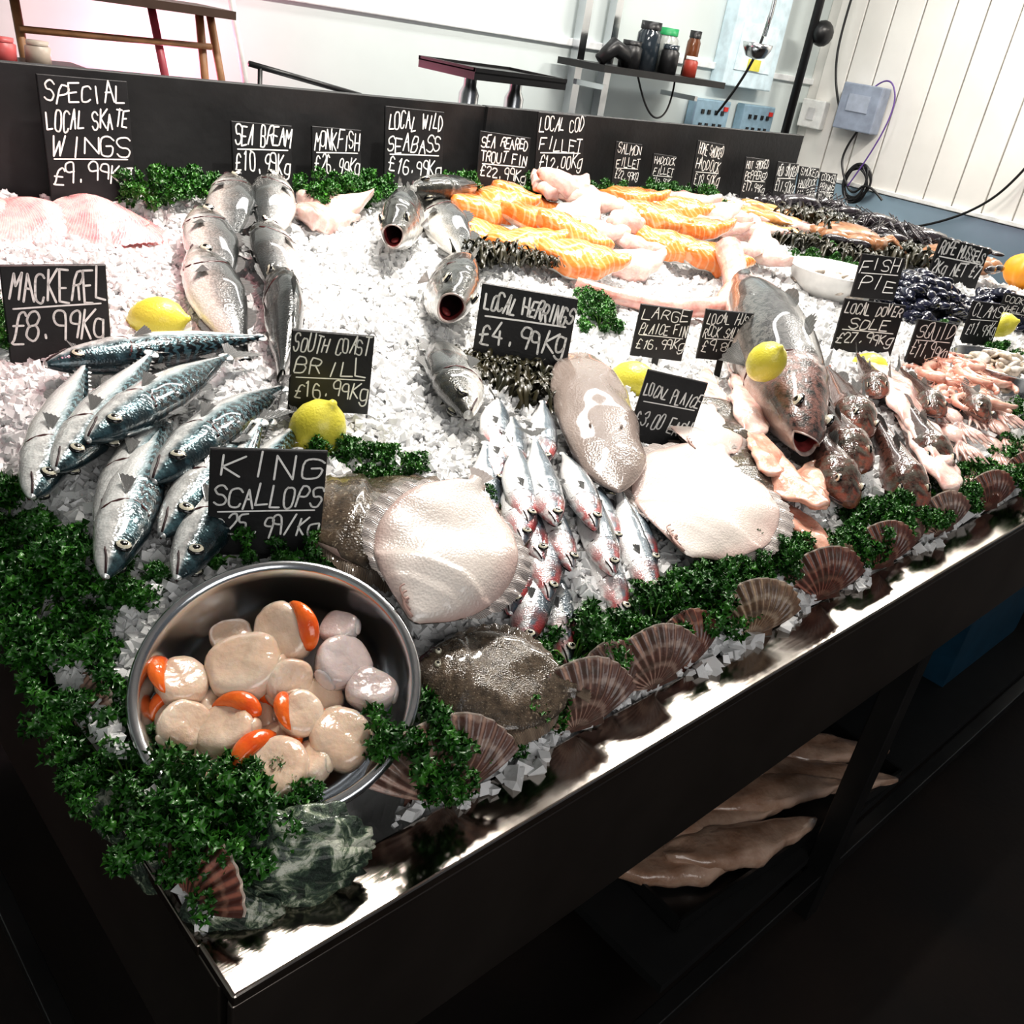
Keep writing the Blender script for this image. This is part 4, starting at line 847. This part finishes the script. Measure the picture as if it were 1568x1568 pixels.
cable('power_cable',[(4.62,2.2,TZ+.6),(4.6,2.1,TZ+.72),(4.6,2.0,TZ+.5),(4.6,2.15,TZ+.15)],.004,simple('cable_purple',(.15,.08,.3),.4))
rp=[]
for i in range(60):
    a=i*.75;rp.append((4.62+.01*math.sin(i),2.12+.07*math.cos(a)*(1+.2*math.sin(i)),TZ+.17+.09*math.sin(a)*(1+.2*math.cos(i*1.3))))
cable('coiled_cable',rp,.006,M_blk)
mb=MB();mb.tube([(4.35,2.45,TZ+.2),(4.35,2.45,TZ+2.0)],.022,M_blk,10);mb.ell((4.40,2.42,TZ+.82),(.07,.05,.06),M_blk);mb.obj('lamp_stand')
mb=MB();mb.tube([(3.45,2.1,TZ+1.6),(3.45,2.1,TZ+.82),(3.44,2.1,TZ+.74)],.009,M_bowl,8)
mb.lathe([(.001,-.05),(.04,-.04),(.058,-.01),(.062,.01),(.056,.01),(.05,-.01),(.001,-.04)],M_bowl,24,None,(3.41,2.1,TZ+.70));mb.obj('ladle')
cable('power_cable',[(3.8,2.3,TZ+1.5),(3.75,2.3,TZ+.9),(3.7,2.3,TZ+.6),(3.72,2.45,TZ+.4)],.006,M_blk)
cable('power_cable',[(3.05,2.4,TZ+.52),(3.1,2.35,TZ+.36),(3.25,2.35,TZ+.38),(3.3,2.4,TZ+.52)],.004,M_blk)
M_wd=simple('warm_wood',(.30,.15,.07),.5,0,.3,25);M_red=simple('red_paint',(.35,.06,.08),.4)
tb=empty('trestle_table',(.9,2.25,TZ+.5))
mb=MB();mb.box((.80,2.25,TZ+.535),(.62,.22,.02),simple('dark_wood',(.06,.035,.025),.5));child(mb,'top',tb,False)
mb=MB()
for x,tx,m in [(.62,.60,M_wd),(.98,.93,M_red),(1.07,1.06,M_wd),(1.14,1.09,M_wd)]: mb.tube([(tx,2.25,TZ+.53),(x,2.2,TZ+.18)],.011,m,8)
mb.tube([(.60,2.22,TZ+.44),(1.08,2.22,TZ+.45)],.008,M_wd,8)
child(mb,'legs',tb)
mb=MB();mb.tube([(1.14,2.3,TZ+.74),(1.26,2.3,TZ+.2)],.010,M_wb,8);mb.obj('white_pole')
mb=MB();mb.tube([(1.02,1.9,TZ+.444),(1.35,1.9,TZ+.395)],.007,M_blk,8);mb.tube([(1.05,1.9,TZ+.44),(1.05,1.9,TZ+.17)],.006,M_blk,8);mb.tube([(1.32,1.9,TZ+.40),(1.32,1.9,TZ+.17)],.006,M_blk,8);mb.obj('black_rail')
for x,c in[(.30,(.6,.2,.15)),(.36,(.55,.5,.45)),(.42,(.6,.35,.1)),(.48,(.6,.12,.12)),(.55,(.5,.42,.35))]: jar('food_tub',x,1.95,.026,.05,simple('tub%d'%int(x*100),c,.4),simple('tub%d'%int(x*100),c,.4),TZ+.17+.22)
room('tub_riser',[((.42,1.95,TZ+.28),(.5,.3,.22))],M_blk)
mb=MB();rows=[]
for i in range(13):
    a=pi*i/12;rows.append([Vector((.07*math.sin(a)*math.cos(b)*(1+.08*math.cos(8*b)),.07*math.sin(a)*math.sin(b)*(1+.08*math.cos(8*b)),.055*math.cos(a))) for b in [2*pi*j/48 for j in range(48)]])
mb.grid(rows,simple('pumpkin_orange',(.85,.35,.03),.4),True);mb.tube([(0,0,.05),(.01,0,.075)],[.01,.007],M_stem,8)
mb.obj('pumpkin',True,Matrix.Translation((2.96,.62,TZ+.195)))
# ------------------------------------------------------------ lights
def area(name,loc,sx,sy,power,col,rot=(0,0,0)):
    l=bpy.data.lights.new(name,'AREA');l.shape='RECTANGLE';l.size=sx;l.size_y=sy;l.energy=power;l.color=col
    o=bpy.data.objects.new(name,l);COL.objects.link(o);o.location=loc;o.rotation_euler=rot
def spot(name,loc,tgt,power,col,ang=50,r=.05):
    l=bpy.data.lights.new(name,'SPOT');l.energy=power;l.color=col;l.spot_size=math.radians(ang);l.spot_blend=1.;l.shadow_soft_size=r
    o=bpy.data.objects.new(name,l);COL.objects.link(o);o.location=loc;o.rotation_euler=(Vector(tgt)-Vector(loc)).to_track_quat('-Z','Y').to_euler()
for i,(x,e) in enumerate(((1.0,36),(2.45,34),(4.0,34))):
    mb=MB();mb.box((x,1.0,TZ+1.80),(.95,.26,.05),M_wb);mb.obj('ceiling_lamp',False)
    area('strip_light',(x,1.0,TZ+1.765),.75,.16,e,(1,.95,.88))
spot('ceiling_spotlight',(.9,.5,TZ+1.9),(.78,.98,TZ),125,(1,.94,.87),58,.03)
spot('ceiling_spotlight',(1.7,.4,TZ+1.9),(1.5,.65,TZ),50,(1,.94,.87),55,.03)
spot('pink_tint_fill',(.1,.6,TZ+1.9),(.15,1.15,TZ),50,(1,.32,.36),38)  # added pink light that tints the ice at the left
area('front_fill',(-.5,-2.4,2.2),2.5,1.5,30,(1,.98,.96),(math.radians(70),0,math.radians(-10)))  # added soft fill from behind the camera, no window built
area('strip_light',(2.6,2.0,TZ+1.9),2.5,.2,20,(1,.98,.95))
l=bpy.data.lights.new('pink_glow_fill','POINT');l.energy=5;l.color=(1,.25,.4);l.shadow_soft_size=.08;o=bpy.data.objects.new('pink_glow_fill',l);COL.objects.link(o);o.location=(1.05,2.4,TZ+.36)  # unseen source added for the pink glow behind the counter
w=bpy.data.worlds.new('World');bpy.context.scene.world=w;w.use_nodes=True;w.node_tree.nodes['Background'].inputs[0].default_value=(.9,.93,1,1);w.node_tree.nodes['Background'].inputs[1].default_value=.12
sc=bpy.context.scene;sc.view_settings.view_transform='Standard'
try: sc.view_settings.look='Medium High Contrast'
except Exception: pass
# camera
cd=bpy.data.cameras.new('camera');cd.sensor_width=36;cd.lens=32.33;cd.clip_start=.02
cam=bpy.data.objects.new('camera',cd);COL.objects.link(cam)
r_=Vector((.7324,-.6641,.1499));u_=Vector((.2156,.4350,.8743));f_=Vector((.6458,.6080,-.4618))
cam.matrix_world=Matrix(((r_.x,u_.x,-f_.x,-.197),(r_.y,u_.y,-f_.y,-.370),(r_.z,u_.z,-f_.z,TZ+.62),(0,0,0,1)))
sc.camera=cam
